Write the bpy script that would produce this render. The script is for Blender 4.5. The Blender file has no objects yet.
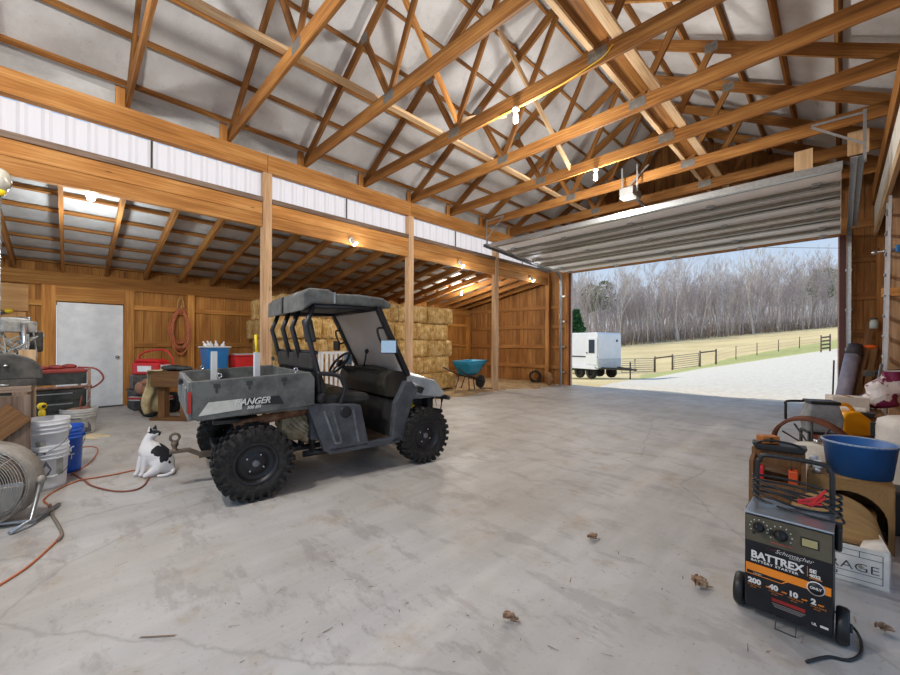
import bpy, math, random
from math import sin, cos, pi, radians, sqrt, atan2
from mathutils import Vector, Matrix, Quaternion
SC = bpy.context.scene
COL = SC.collection
RND = random.Random(7)
V = Vector

# ------------------------------------------------------------------ mesh builder
class MB:
    def __init__(s):
        s.v=[]; s.f=[]; s.uv=[]; s.mi=[]; s.tn=[]; s.sm=[]; s.m=0; s.t=1.0; s.smooth=False
    def face(s, idx, uv=None):
        s.f.append(tuple(idx)); s.uv.append(uv or [(0.37*k,0.21*k) for k in range(len(idx))]); s.mi.append(s.m); s.tn.append(s.t); s.sm.append(s.smooth)
    def bar(s, p1, p2, w, h, up=(0,0,1), rnd=True, tint=None):
        """a rectangular bar from p1 to p2; h is measured along up, w across"""
        p1=V(p1); p2=V(p2); d=p2-p1; L=d.length
        if L<1e-6: return
        d/=L; up=V(up)
        if abs(d.dot(up))>.999: up=V((1,0,0)) if abs(d.x)<.9 else V((0,1,0))
        sd=d.cross(up).normalized(); u=sd.cross(d).normalized()
        old=s.t
        if tint is not None: s.t=tint
        elif rnd: s.t=RND.uniform(.82,1.16)
        ou=RND.uniform(0,40); ov=RND.uniform(0,40); b=len(s.v)
        for p in (p1,p2):
            for a,c in ((-1,-1),(1,-1),(1,1),(-1,1)):
                s.v.append(tuple(p+sd*(a*w/2)+u*(c*h/2)))
        per=[0,w,w+h,2*w+h,2*w+2*h]
        for k in range(4):
            k2=(k+1)%4
            s.face((b+k,b+k2,b+4+k2,b+4+k),[(ou,ov+per[k]),(ou,ov+per[k+1]),(ou+L,ov+per[k+1]),(ou+L,ov+per[k])])
        s.face((b+3,b+2,b+1,b),[(ou,ov),(ou+.02,ov),(ou+.02,ov+h),(ou,ov+h)])
        s.face((b+4,b+5,b+6,b+7),[(ou,ov),(ou+.02,ov),(ou+.02,ov+h),(ou,ov+h)])
        s.t=old
    def box(s,x0,x1,y0,y1,z0,z1,tint=None,rnd=False):
        dx,dy,dz=x1-x0,y1-y0,z1-z0; cx,cy,cz=(x0+x1)/2,(y0+y1)/2,(z0+z1)/2
        if dx>=dy and dx>=dz: s.bar((x0,cy,cz),(x1,cy,cz),dy,dz,(0,0,1),rnd,tint)
        elif dy>=dz: s.bar((cx,y0,cz),(cx,y1,cz),dx,dz,(0,0,1),rnd,tint)
        else: s.bar((cx,cy,z0),(cx,cy,z1),dy,dx,(1,0,0),rnd,tint)
    def tube(s, pts, r, n=8, closed=False, caps=True, smooth=True):
        pts=[V(p) for p in pts]; N=len(pts); rr=r if isinstance(r,(list,tuple)) else [r]*N
        old=s.smooth; s.smooth=smooth
        b=len(s.v); prev=None
        for i,p in enumerate(pts):
            if closed: d=(pts[(i+1)%N]-pts[i-1])
            else: d=(pts[min(i+1,N-1)]-pts[max(i-1,0)])
            d=d.normalized() if d.length>1e-9 else V((0,0,1))
            if prev is None:
                a=V((0,0,1)) if abs(d.z)<.9 else V((1,0,0)); u=(a-d*a.dot(d)).normalized()
            else:
                u=(prev-d*prev.dot(d)); u=u.normalized() if u.length>1e-6 else prev
            prev=u; w=d.cross(u)
            for k in range(n):
                a=2*pi*k/n; s.v.append(tuple(p+(u*cos(a)+w*sin(a))*rr[i]))
        lim=N if closed else N-1; L=0
        for i in range(lim):
            j=(i+1)%N; dl=(pts[j]-pts[i]).length
            for k in range(n):
                k2=(k+1)%n
                s.face((b+i*n+k,b+i*n+k2,b+j*n+k2,b+j*n+k),[(L,k/n),(L,(k+1)/n),(L+dl,(k+1)/n),(L+dl,k/n)])
            L+=dl
        s.smooth=False
        if caps and not closed and n>2:
            s.face([b+k for k in range(n)][::-1]); s.face([b+(N-1)*n+k for k in range(n)])
        s.smooth=old
    def lathe(s, prof, o=(0,0,0), axis=(0,0,1), n=24, a0=0, a1=2*pi, smooth=True, caps=False):
        """prof: (radius, height) pairs"""
        o=V(o); ax=V(axis).normalized(); t=V((1,0,0)) if abs(ax.x)<.9 else V((0,1,0))
        u=(t-ax*t.dot(ax)).normalized(); w=ax.cross(u); b=len(s.v); full=abs(a1-a0-2*pi)<1e-6; m=n if full else n+1
        old=s.smooth; s.smooth=smooth
        for r,z in prof:
            for k in range(m):
                a=a0+(a1-a0)*k/n; s.v.append(tuple(o+ax*z+(u*cos(a)+w*sin(a))*r))
        for i in range(len(prof)-1):
            for k in range(n):
                k2=(k+1)%m
                s.face((b+i*m+k,b+i*m+k2,b+(i+1)*m+k2,b+(i+1)*m+k),[(k/n,prof[i][1]),((k+1)/n,prof[i][1]),((k+1)/n,prof[i+1][1]),(k/n,prof[i+1][1])])
        s.smooth=False
        if full and caps:
            if prof[0][0]>1e-5: s.face([b+k for k in range(n)][::-1])
            if prof[-1][0]>1e-5: s.face([b+(len(prof)-1)*m+k for k in range(n)])
        s.smooth=old
    def ell(s, c, rx, ry, rz, n=16, m=10, rot=None, smooth=True):
        b=len(s.v); c=V(c); old=s.smooth; s.smooth=smooth
        for i in range(m+1):
            th=pi*i/m
            for k in range(n):
                a=2*pi*k/n; p=V((rx*sin(th)*cos(a),ry*sin(th)*sin(a),rz*cos(th)))
                if rot is not None: p=rot@p
                s.v.append(tuple(c+p))
        for i in range(m):
            for k in range(n):
                k2=(k+1)%n; s.face((b+(i+1)*n+k,b+(i+1)*n+k2,b+i*n+k2,b+i*n+k),[(k/n,i/m),((k+1)/n,i/m),((k+1)/n,(i+1)/m),(k/n,(i+1)/m)])
        s.smooth=old
    def prism(s, poly, fn, d0, d1):
        """poly: 2D outline; fn(a,b,d) -> 3D point; extruded from d0 to d1"""
        b=len(s.v); n=len(poly)
        for d in (d0,d1):
            for a,c in poly: s.v.append(tuple(fn(a,c,d)))
        s.face([b+k for k in range(n)][::-1],[poly[k] for k in range(n)][::-1]); s.face([b+n+k for k in range(n)],[poly[k] for k in range(n)])
        L=0
        for k in range(n):
            k2=(k+1)%n; e=sqrt((poly[k][0]-poly[k2][0])**2+(poly[k][1]-poly[k2][1])**2)
            s.face((b+k,b+k2,b+n+k2,b+n+k),[(L,d0),(L+e,d0),(L+e,d1),(L,d1)]); L+=e
    def grid(s, nx, ny, fn, smooth=True):
        b=len(s.v); old=s.smooth; s.smooth=smooth
        for j in range(ny+1):
            for i in range(nx+1): s.v.append(tuple(fn(i/nx,j/ny)))
        for j in range(ny):
            for i in range(nx):
                a=b+j*(nx+1)+i
                s.face((a,a+1,a+nx+2,a+nx+1),[(i/nx,j/ny),((i+1)/nx,j/ny),((i+1)/nx,(j+1)/ny),(i/nx,(j+1)/ny)])
        s.smooth=old
    def tri(s, pts):
        b=len(s.v); s.v+= [tuple(p) for p in pts]; s.face(range(b,b+len(pts)))
    def build(s, name, mats, parent=None, origin=None, bevel=0, seg=2, subsurf=0, solid=0, xf=None, sharp=None):
        me=bpy.data.meshes.new(name)
        vs=s.v
        if xf is not None: vs=[tuple(xf@V(p)) for p in vs]
        if origin is not None:
            ox,oy,oz=origin; vs=[(x-ox,y-oy,z-oz) for x,y,z in vs]
        me.from_pydata(vs,[],s.f)
        if not isinstance(mats,(list,tuple)): mats=[mats]
        for m in mats: me.materials.append(m)
        uvl=me.uv_layers.new(name='UVMap'); flat=[]
        for u in s.uv:
            for q in u: flat+= [q[0],q[1]]
        uvl.data.foreach_set('uv',flat)
        at=me.attributes.new('tint','FLOAT','FACE'); at.data.foreach_set('value',s.tn)
        me.polygons.foreach_set('material_index',s.mi)
        if sharp is not None:
            me.polygons.foreach_set('use_smooth',[True]*len(s.f)); me.set_sharp_from_angle(angle=radians(sharp))
        else: me.polygons.foreach_set('use_smooth',s.sm)
        me.validate(); me.update()
        o=bpy.data.objects.new(name,me); COL.objects.link(o)
        if origin is not None: o.location=origin
        if parent is not None: o.parent=parent
        if solid:
            md=o.modifiers.new('solid','SOLIDIFY'); md.thickness=solid; md.offset=0
        if bevel:
            md=o.modifiers.new('bevel','BEVEL'); md.width=bevel; md.segments=seg; md.limit_method='ANGLE'; md.angle_limit=radians(35); md.harden_normals=False
        if subsurf:
            md=o.modifiers.new('sub','SUBSURF'); md.levels=subsurf; md.render_levels=subsurf
        return o

def tag(o,label=None,cat=None,group=None,kind=None):
    if label: o['label']=label
    if cat: o['category']=cat
    if group: o['group']=group
    if kind: o['kind']=kind
    return o
def thing(name,label,cat,loc=(0,0,0),rz=0,group=None):
    o=bpy.data.objects.new(name,None); COL.objects.link(o); o.location=loc; o.rotation_euler=(0,0,rz); o.empty_display_size=.1
    return tag(o,label,cat,group)
def struct(o): o['kind']='structure'; return o
def kids(o): return [c for c in bpy.data.objects if c.parent is o]
def dup(root,loc,rz=None,label=None,group=None,scale=None):
    def rec(o,par):
        c=o.copy(); COL.objects.link(c); c.parent=par
        for ch in KIDS.get(o.name,[]): rec(ch,c)
        return c
    KIDS={}
    stack=[root]
    while stack:
        q=stack.pop(); ks=list(q.children); KIDS[q.name]=ks; stack+=ks
    r=rec(root,None); r.location=loc
    if rz is not None: r.rotation_euler=(r.rotation_euler[0],r.rotation_euler[1],rz)
    if scale is not None: r.scale=(scale,)*3 if not isinstance(scale,tuple) else scale
    if label: r['label']=label
    if group: r['group']=group
    return r
def lines(pts,n=6):
    """smooth curve through points (Catmull-Rom)"""
    P=[V(p) for p in pts]; out=[]
    for i in range(len(P)-1):
        a=P[max(i-1,0)];b=P[i];c=P[i+1];d=P[min(i+2,len(P)-1)]
        for k in range(n):
            t=k/n; out.append(.5*((2*b)+(c-a)*t+(2*a-5*b+4*c-d)*t*t+(3*b-a-3*c+d)*t**3))
    out.append(P[-1]); return out

# ------------------------------------------------------------------ camera numbers
FPX,HY,CH,ROLL,YAW=385.4316,343.8667,1.2964,-0.0049,radians(45.3115)
FW=V((-sin(YAW),cos(YAW),0)); RT=V((cos(YAW),sin(YAW),0))
def ray(px,py):
    x=(px-450)/FPX; y=(HY-py)/FPX; c,s=cos(ROLL),sin(ROLL); x,y=c*x+s*y,-s*x+c*y
    return FW+RT*x+V((0,0,y))
def gnd(px,py,z=0):
    r=ray(px,py); t=(z-CH)/r.z; return V((r.x*t,r.y*t,z))
def atd(px,py,D):
    r=ray(px,py)*D; return r+V((0,0,CH))
def atx(px,py,X):
    r=ray(px,py); t=X/r.x; return r*t+V((0,0,CH))
def aty(px,py,Y):
    r=ray(px,py); t=Y/r.y; return r*t+V((0,0,CH))

# ------------------------------------------------------------------ materials
def lin(c):
    if isinstance(c,str): c=tuple(int(c[i:i+2],16)/255 for i in (0,2,4))
    return tuple((x/12.92 if x<=.04045 else ((x+.055)/1.055)**2.4) for x in c)+(1,)
class NT:
    def __init__(s,name):
        s.m=bpy.data.materials.new(name); s.m.use_nodes=True; s.t=s.m.node_tree; s.t.nodes.clear()
        s.out=s.n('ShaderNodeOutputMaterial'); s.b=s.n('ShaderNodeBsdfPrincipled'); s.l(s.b,0,s.out,0)
    def n(s,k,**kw):
        x=s.t.nodes.new(k)
        for a,b in kw.items(): setattr(x,a,b)
        return x
    def l(s,a,ao,b,bi): s.t.links.new(a.outputs[ao],b.inputs[bi])
    def noise(s,src,so,scale,detail=4,rough=.55,vec=None):
        n=s.n('ShaderNodeTexNoise'); n.inputs['Scale'].default_value=scale; n.inputs['Detail'].default_value=detail; n.inputs['Roughness'].default_value=rough
        if vec:
            m=s.n('ShaderNodeMapping'); m.inputs['Scale'].default_value=vec; s.l(src,so,m,0); s.l(m,0,n,0)
        else: s.l(src,so,n,0)
        return n
    def ramp(s,src,so,stops):
        r=s.n('ShaderNodeValToRGB'); e=r.color_ramp.elements
        while len(e)<len(stops): e.new(.5)
        for k,(p,c) in enumerate(stops): e[k].position=p; e[k].color=lin(c) if isinstance(c,str) else c
        s.l(src,so,r,0); return r
    def mix(s,fac,a,b,mode='MIX'):
        m=s.n('ShaderNodeMix',data_type='RGBA',blend_type=mode)
        for v,i in ((fac,0),(a,6),(b,7)):
            if isinstance(v,tuple) and len(v)==2 and not isinstance(v[0],(int,float)): s.l(v[0],v[1],m,i)
            elif isinstance(v,str): m.inputs[i].default_value=lin(v)
            else: m.inputs[i].default_value=v
        return m
    def math(s,op,a,b=None):
        m=s.n('ShaderNodeMath',operation=op)
        for i,v in enumerate((a,b)):
            if v is None: continue
            if isinstance(v,tuple): s.l(v[0],v[1],m,i)
            else: m.inputs[i].default_value=v
        return m
    def bump(s,src,so,st=.3,dist=.01):
        b=s.n('ShaderNodeBump'); b.inputs['Strength'].default_value=st; b.inputs['Distance'].default_value=dist
        s.l(src,so,b,'Height'); s.l(b,0,s.b,'Normal'); return b
    def set(s,**k):
        for a,v in k.items(): s.b.inputs[a.replace('_',' ')].default_value=v
MATS={}
def plain(name,c,rough=.5,metal=0,var=.12,scale=9,spec=.5,bump=0):
    """one colour with faint uneven wear"""
    if name in MATS: return MATS[name]
    t=NT(name); tc=t.n('ShaderNodeTexCoord'); n=t.noise(tc,'Object',scale,5)
    L=lin(c); lo=tuple(x*(1-var) for x in L[:3])+(1,); hi=tuple(min(1,x*(1+var)) for x in L[:3])+(1,)
    r=t.ramp(n,0,[(.3,lo),(.7,hi)]); at=t.n('ShaderNodeAttribute',attribute_name='tint')
    m=t.mix(1.0,(r,0),(at,'Fac'),'MULTIPLY'); t.l(m,2,t.b,'Base Color')
    t.set(Roughness=rough,Metallic=metal); t.b.inputs['Specular IOR Level'].default_value=spec
    if bump: t.bump(n,0,bump,.01)
    MATS[name]=t.m; return t.m
def wood(name,dark,mid,light,rough=.7,grain=38,knots=True,bump=.15,blot=None):
    if name in MATS: return MATS[name]
    t=NT(name); tc=t.n('ShaderNodeTexCoord')
    n1=t.noise(tc,'UV',1,5,.6,(1.3,grain,1)); n2=t.noise(tc,'UV',1,3,.5,(.9,5,1)); n3=t.noise(tc,'UV',1,2,.5,(5,170,1))
    q=t.math('MULTIPLY',(n2,0),.9); a=t.math('ADD',(n1,0),(q,0)); b=t.math('MULTIPLY',(a,0),.53)
    r=t.ramp(b,0,[(.33,dark),(.5,mid),(.66,light)])
    at=t.n('ShaderNodeAttribute',attribute_name='tint'); cur=t.mix(1.0,(r,0),(at,'Fac'),'MULTIPLY')
    f=t.ramp(n3,0,[(.35,(.8,.8,.8,1)),(.6,(1,1,1,1))]); cur=t.mix(.55,(cur,2),(f,0),'MULTIPLY')
    if knots:
        vo=t.n('ShaderNodeTexVoronoi'); vo.inputs['Scale'].default_value=1; mp=t.n('ShaderNodeMapping'); mp.inputs['Scale'].default_value=(2.2,9,1); t.l(tc,'UV',mp,0); t.l(mp,0,vo,0)
        k=t.ramp(vo,0,[(.045,(1,1,1,1)),(.11,(0,0,0,1))]); sc=t.n('ShaderNodeSeparateColor'); t.l(vo,1,sc,0); sep=t.math('GREATER_THAN',(sc,0),.62)
        km=t.math('MULTIPLY',(k,0),(sep,0)); km2=t.math('MULTIPLY',(km,0),.75); d=lin(dark); dk=tuple(x*.35 for x in d[:3])+(1,)
        cur=t.mix((km2,0),(cur,2),dk)
    oi=t.n('ShaderNodeObjectInfo'); hs=t.n('ShaderNodeHueSaturation'); mr=t.n('ShaderNodeMapRange'); mr.inputs[3].default_value=.88; mr.inputs[4].default_value=1.12
    t.l(oi,'Random',mr,0); t.l(mr,0,hs,'Value'); t.l(cur,2,hs,'Color'); t.l(hs,0,t.b,'Base Color')
    t.set(Roughness=rough); t.b.inputs['Specular IOR Level'].default_value=.25
    t.bump(n1,0,bump,.004); MATS[name]=t.m; return t.m
def emit(name,c,st):
    t=NT(name); t.b.inputs['Base Color'].default_value=lin(c); t.b.inputs['Emission Color'].default_value=lin(c); t.b.inputs['Emission Strength'].default_value=st
    return t.m
def dirt(name,c1,c2,scale=6,rough=.85,extra=None,bump=.3):
    """two colours mixed in patches"""
    if name in MATS: return MATS[name]
    t=NT(name); tc=t.n('ShaderNodeTexCoord'); n=t.noise(tc,'Object',scale,6,.65); r=t.ramp(n,0,[(.38,c1),(.62,c2)]); at=t.n('ShaderNodeAttribute',attribute_name='tint')
    m=t.mix(1.0,(r,0),(at,'Fac'),'MULTIPLY'); t.l(m,2,t.b,'Base Color'); t.set(Roughness=rough)
    t.b.inputs['Specular IOR Level'].default_value=.3
    if bump: t.bump(n,0,bump,.01)
    MATS[name]=t.m; return t.m
W_TRUSS=wood('truss_wood','654220','91602f','b8864a')
W_PALE=wood('pale_lumber','b08a60','d2b188','e8cfab')
W_HEAD=wood('header_wood','8f5c2b','b97f43','d6a263')
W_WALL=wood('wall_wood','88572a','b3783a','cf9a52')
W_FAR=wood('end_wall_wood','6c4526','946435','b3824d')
W_POST=wood('post_wood','9c7857','c8a27c','dfbf9b')
W_GREY=wood('weathered_wood','5d4a3c','857061','a3907e')
W_BROWN=wood('brown_wood','513721','765436','957049')
W_FENCE=wood('fence_wood','57493c','7a6a5a','94857a',knots=False)
M_GALV=plain('galvanised_steel','aeb2b4',.38,.85,.15,25)
M_DGREY=plain('dark_steel','4b4a48',.5,.6)
M_BLACK=plain('black_plastic','17181a',.45,0,.2)
M_RUBBER=dirt('tyre_rubber','242323','3a3835',30,.85)
M_WHITE=plain('white_plastic','dfe1e2',.4,0,.06)
M_CHROME=plain('bare_metal','c2c4c6',.25,1,.08)
# ------------------------------------------------------------------ the barn shell
Y0,Y1=-2.6,11.3          # rear end (behind the camera, open) and the end wall
XL,XP,XR=-10.37,-6.68,.50
XC,ZR,SL=-3.05,6.56,.575 # ridge line, underside of the rafters there, roof slope
def conc():
    t=NT('concrete'); tc=t.n('ShaderNodeTexCoord')
    n1=t.noise(tc,'Object',.55,6,.6); n2=t.noise(tc,'Object',3.2,6,.65); n3=t.noise(tc,'Object',45,3,.6); n4=t.noise(tc,'Object',1,5,.6,(6,.8,1))
    r=t.ramp(n1,0,[(.35,'a39c93'),(.5,'b0aca6'),(.68,'bdbbb8')])
    st=t.ramp(n2,0,[(.56,(0,0,0,1)),(.72,(1,1,1,1))]); q=t.math('MULTIPLY',(st,0),.6); c=t.mix((q,0),(r,0),'a08d73')
    n5=t.noise(tc,'Object',1.6,5,.7,(1,2.4,1)); d5=t.ramp(n5,0,[(.40,(1,1,1,1)),(.47,(0,0,0,1))]); q5=t.math('MULTIPLY',(d5,0),.45); c=t.mix((q5,0),(c,2),'8d8680')
    tr=t.ramp(n4,0,[(.42,(.9,.9,.9,1)),(.6,(1.05,1.05,1.05,1))]); c=t.mix(.7,(c,2),(tr,0),'MULTIPLY')
    sp=t.ramp(n3,0,[(.30,(.55,.5,.45,1)),(.38,(1,1,1,1))]); c=t.mix(.5,(c,2),(sp,0),'MULTIPLY')
    vo=t.n('ShaderNodeTexVoronoi',feature='DISTANCE_TO_EDGE'); vo.inputs['Scale'].default_value=.33
    w=t.mix(.14,(tc,'Object'),(n2,1),'ADD'); t.l(w,2,vo,0); ck=t.ramp(vo,0,[(.0015,(.62,.6,.57,1)),(.004,(1,1,1,1))]); c=t.mix(.55,(c,2),(ck,0),'MULTIPLY')
    t.l(c,2,t.b,'Base Color'); rr=t.ramp(n2,0,[(.3,(.42,.42,.42,1)),(.7,(.62,.62,.62,1))]); t.l(rr,0,t.b,'Roughness')
    t.b.inputs['Specular IOR Level'].default_value=.5; t.bump(n2,0,.12,.01); return t.m
M_CONC=conc()
b=MB(); b.box(XL-.1,XR+2.0,Y0-2,Y1+.25,-.25,0); floor=struct(b.build('floor',M_CONC))
M_DIRT=dirt('barn_dirt','8d7355','b49a74',3,.95,bump=.6)
def edge_x(y): return -6.62+.10*sin(2.1*y)+.06*sin(5.3*y+1)+.05*sin(11*y)+(.30 if y>9.5 else 0)-max(0,6.2-y)*.45
def fdirt(u,v):
    y=3.0+v*(Y1-3.0-.03); x0=XL+.03; x1=edge_x(y); x=x0+(x1-x0)*u
    hgt=.045*min(1,(1-u)*14)*min(1,v*8)
    return (x,y,.002+hgt*(.6+.4*sin(3.1*x+1.7*y)*sin(2.3*y-x)))
b=MB(); b.grid(46,70,fdirt); struct(b.build('floor_dirt',M_DIRT))

# --- walls
def lerp_(a,c,t): return a+(c-a)*t
def planks(b,axis,fix,a0,a1,z0,zt,w=.19,th=.022,gap=.006):
    """vertical boards on the plane axis=fix between a0 and a1; zt(a) gives the top"""
    a=a0
    while a<a1-.01:
        e=min(a+w,a1); m=(a+e)/2; t=RND.uniform(.8,1.15)
        if axis=='x': b.box(fix,fix+th,a,e-gap,z0,zt(m),tint=t)
        else: b.box(a,e-gap,fix,fix+th,z0,zt(m),tint=t)
        a=e
wl=bpy.data.objects.new('wall_left',None); COL.objects.link(wl); struct(wl)
b=MB(); DY0,DY1=-.19,.82
planks(b,'x',XL-.03,Y0,DY0,0,lambda y:2.80,.31); planks(b,'x',XL-.03,DY0,DY1,2.06,lambda y:2.80,.31); planks(b,'x',XL-.03,DY1,Y1,0,lambda y:2.80,.31)
b.build('boarding',W_WALL,wl)
M_BLOCK=plain('light_block_surface','6b5540',.8)
b=MB(); b.box(XL-.10,XL-.05,Y0,DY0+.02,0,2.82); b.box(XL-.10,XL-.05,DY1-.02,Y1+.1,0,2.82); b.box(XL-.10,XL-.05,DY0,DY1,2.0,2.82); b.build('light_block_sheet',M_BLOCK,wl)  # added dark sheet that stops sunlight leaking through the board gaps
for z in (.45,1.25,2.02):
    for a,e in ((Y0,DY0-.12),(DY1+.12,Y1)):
        b=MB(); b.box(XL,XL+.04,a,e,z-.05,z+.05,rnd=True); b.build('girt',W_WALL,wl)
b=MB(); b.box(XL,XL+.055,Y0,Y1,2.36,2.61,rnd=True); b.build('wall_plate',W_WALL,wl)
for y in (-1.35,1.95,4.1,6.5,8.9,11.2):
    b=MB(); b.box(XL+.0,XL+.13,y-.065,y+.065,0,2.36,rnd=True); b.build('wall_post',W_WALL,wl)
# entry door
d1=bpy.data.objects.new('door_1',None); COL.objects.link(d1); struct(d1); d1.location=(XL,0,0)
M_DOOR=dirt('door_paint','d9dcdd','e9ebeb',4,.5,bump=0)
b=MB(); b.box(-.02,.025,-.16,.79,.02,2.05); b.build('door_slab',M_DOOR,d1,bevel=.004)
b=MB(); b.lathe([(.03,0),(.03,.012),(.014,.014),(.014,.04),(.03,.05),(.034,.066),(.028,.082),(.0,.086)],(.025,.70,1.0),(1,0,0),18); b.build('door_knob',M_CHROME,d1)
b=MB(); b.box(.0,.05,-.36,-.17,0,2.36,rnd=True); b.box(.0,.05,.80,.97,0,2.36,rnd=True); b.box(.0,.05,-.17,.80,2.07,2.36,rnd=True); b.build('door_frame',W_WALL,d1)
b=MB(); b.box(-.01,.10,-.17,.80,0,.02); b.build('threshold',M_DGREY,d1)
# end wall
we=bpy.data.objects.new('wall_end',None); COL.objects.link(we); struct(we)
YE=Y1+.03; DX0,DX1,DZ=-6.03,.01,3.56
def roof_z(x): return ZR+.26-SL*abs(x-XC)
def lean_z(x): return 2.61+(x-XL)*.1793+.205
b=MB()
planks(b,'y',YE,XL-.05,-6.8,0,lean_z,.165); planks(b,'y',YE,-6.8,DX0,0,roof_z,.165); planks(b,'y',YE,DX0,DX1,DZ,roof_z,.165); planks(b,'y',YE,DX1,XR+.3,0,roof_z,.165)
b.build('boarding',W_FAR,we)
b=MB()
for (a0,a1,z0,fn) in ((XL-.1,-6.8,0,lambda x:lean_z(x)),(-6.8,DX0,0,roof_z),(DX0,DX1,DZ,roof_z),(DX1,XR+.4,0,roof_z)):
    n=12
    for k in range(n):
        p,q=lerp_(a0,a1,k/n),lerp_(a0,a1,(k+1)/n); m=len(b.v); b.v+=[(p,YE+.05,z0),(q,YE+.05,z0),(q,YE+.05,fn(q)),(p,YE+.05,fn(p))]; b.face((m,m+1,m+2,m+3))
b.build('light_block_sheet',M_BLOCK,we,solid=.03)  # same added light-blocking sheet behind the end wall boards
for z in (.55,1.22,1.88,2.52):
    b=MB(); b.box(XL+.0,DX0-.02,Y1-.015,Y1+.025,z-.06,z+.06,rnd=True); b.build('girt',W_FAR,we)
for z in (.8,1.55,2.3,3.05,3.75):
    b=MB(); b.box(DX1+.05,XR+.1,Y1-.015,Y1+.025,z-.08,z+.08,rnd=True); b.build('girt',W_FAR,we)
for x,z in ((-4.6,6.0),(-3.6,6.4),(-2.5,6.4),(-1.5,6.0)):
    b=MB(); b.box(x-.045,x+.045,Y1-.02,Y1+.02,DZ+.3,roof_z(x)-.25,rnd=True); b.build('stud',W_FAR,we)
for z in (4.35,5.1): 
    b=MB(); b.box(-6.1,0,Y1-.06,Y1-.02,z-.07,z+.07,rnd=True); b.build('girt',W_FAR,we)
b=MB(); b.box(DX0-.15,DX0,Y1-.06,Y1+.06,0,3.9,rnd=True); b.build('jamb_post',W_FAR,we)
b=MB(); b.box(DX1,DX1+.12,Y1-.06,Y1+.06,0,3.9,rnd=True); b.build('jamb_post',W_FAR,we)
b=MB(); b.box(DX0-.1,DX1+.1,Y1-.08,Y1-.02,DZ,DZ+.28,rnd=True); b.build('door_header',W_FAR,we)
M_TRIMR=plain('red_brown_trim','5a2f2c',.5); M_TRIMP=plain('pale_trim','cdb0a8',.5)
b=MB(); b.box(DX0,DX0+.04,Y1-.03,Y1+.08,0,DZ); b.box(DX1,DX1+.07,Y1-.07,Y1-.062,0,DZ); b.box(DX1-.02,DX1,Y1-.07,Y1+.1,0,DZ); b.build('trim_1',M_TRIMR)['kind']='structure'
b=MB(); b.box(DX0+.04,DX0+.06,Y1+.0,Y1+.06,0,DZ); b.box(DX1-.04,DX1-.02,Y1+.03,Y1+.06,0,DZ); b.build('trim_2',M_TRIMP)['kind']='structure'
# right wall
wr=bpy.data.objects.new('wall_right',None); COL.objects.link(wr); struct(wr)
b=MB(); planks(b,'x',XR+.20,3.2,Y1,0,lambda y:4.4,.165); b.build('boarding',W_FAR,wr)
b=MB(); b.box(XR+.24,XR+.28,3.2,Y1,0,4.5); b.build('light_block_sheet',M_BLOCK,wr)  # added sheet keeps daylight out of the right wall gaps
for z in (.7,1.35,2.0,2.75):
    b=MB(); b.box(XR+.16,XR+.20,3.2,Y1-.05,z-.07,z+.07,rnd=True); b.build('girt',W_FAR,wr)
for y in (8.45,11.22):
    b=MB(); b.box(XR,XR+.15,y-.07,y+.07,0,4.1,rnd=True); b.build('wall_post',W_POST if y<9 else W_FAR,wr)
b=MB(); b.box(XR-.045,XR,3.2,11.1,3.42,3.56,rnd=True); b.build('header_board',W_PALE,wr)
M_CREAM=dirt('cream_paint','d9d6cc','e8e6de',3,.5,bump=0)
b=MB(); b.box(XR-.035,XR,3.2,7.9,3.565,4.0,rnd=True); b.box(XR-.035,XR,7.91,11.1,3.565,4.0,rnd=True); b.build('painted_board',M_CREAM,wr)
b=MB(); b.box(XR-.06,XR+.1,3.2,Y1,4.08,4.40,rnd=True); b.build('top_plate',W_TRUSS,wr)

# --- posts, headers, plate and the clerestory strip
PY=[-.70,2.34,5.39,8.44,11.2]
NAMES=['standing behind the work bench','between the truck bed and the left wall','between the parked utility vehicle and the straw bales','between the blue wheelbarrow and the concrete floor','beside the garage door track']
for k,y in enumerate(PY):
    b=MB(); b.box(XP-.14,XP,y-.07,y+.07,-.0,4.125,rnd=True)
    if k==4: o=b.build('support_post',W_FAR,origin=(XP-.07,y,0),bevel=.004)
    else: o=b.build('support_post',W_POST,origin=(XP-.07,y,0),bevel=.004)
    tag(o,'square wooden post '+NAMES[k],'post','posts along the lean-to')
M_TRANS=NT('translucent_panel'); t=M_TRANS; tr=t.n('ShaderNodeBsdfTranslucent'); tr.inputs[0].default_value=(.60,.58,.61,1)
df=t.n('ShaderNodeBsdfDiffuse'); df.inputs[0].default_value=(.8,.79,.82,1); mx=t.n('ShaderNodeMixShader'); mx.inputs[0].default_value=.3
t.l(tr,0,mx,1); t.l(df,0,mx,2); t.l(mx,0,t.out,0); M_TRANS=t.m
bounds=[Y0]+PY
W=1
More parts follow.
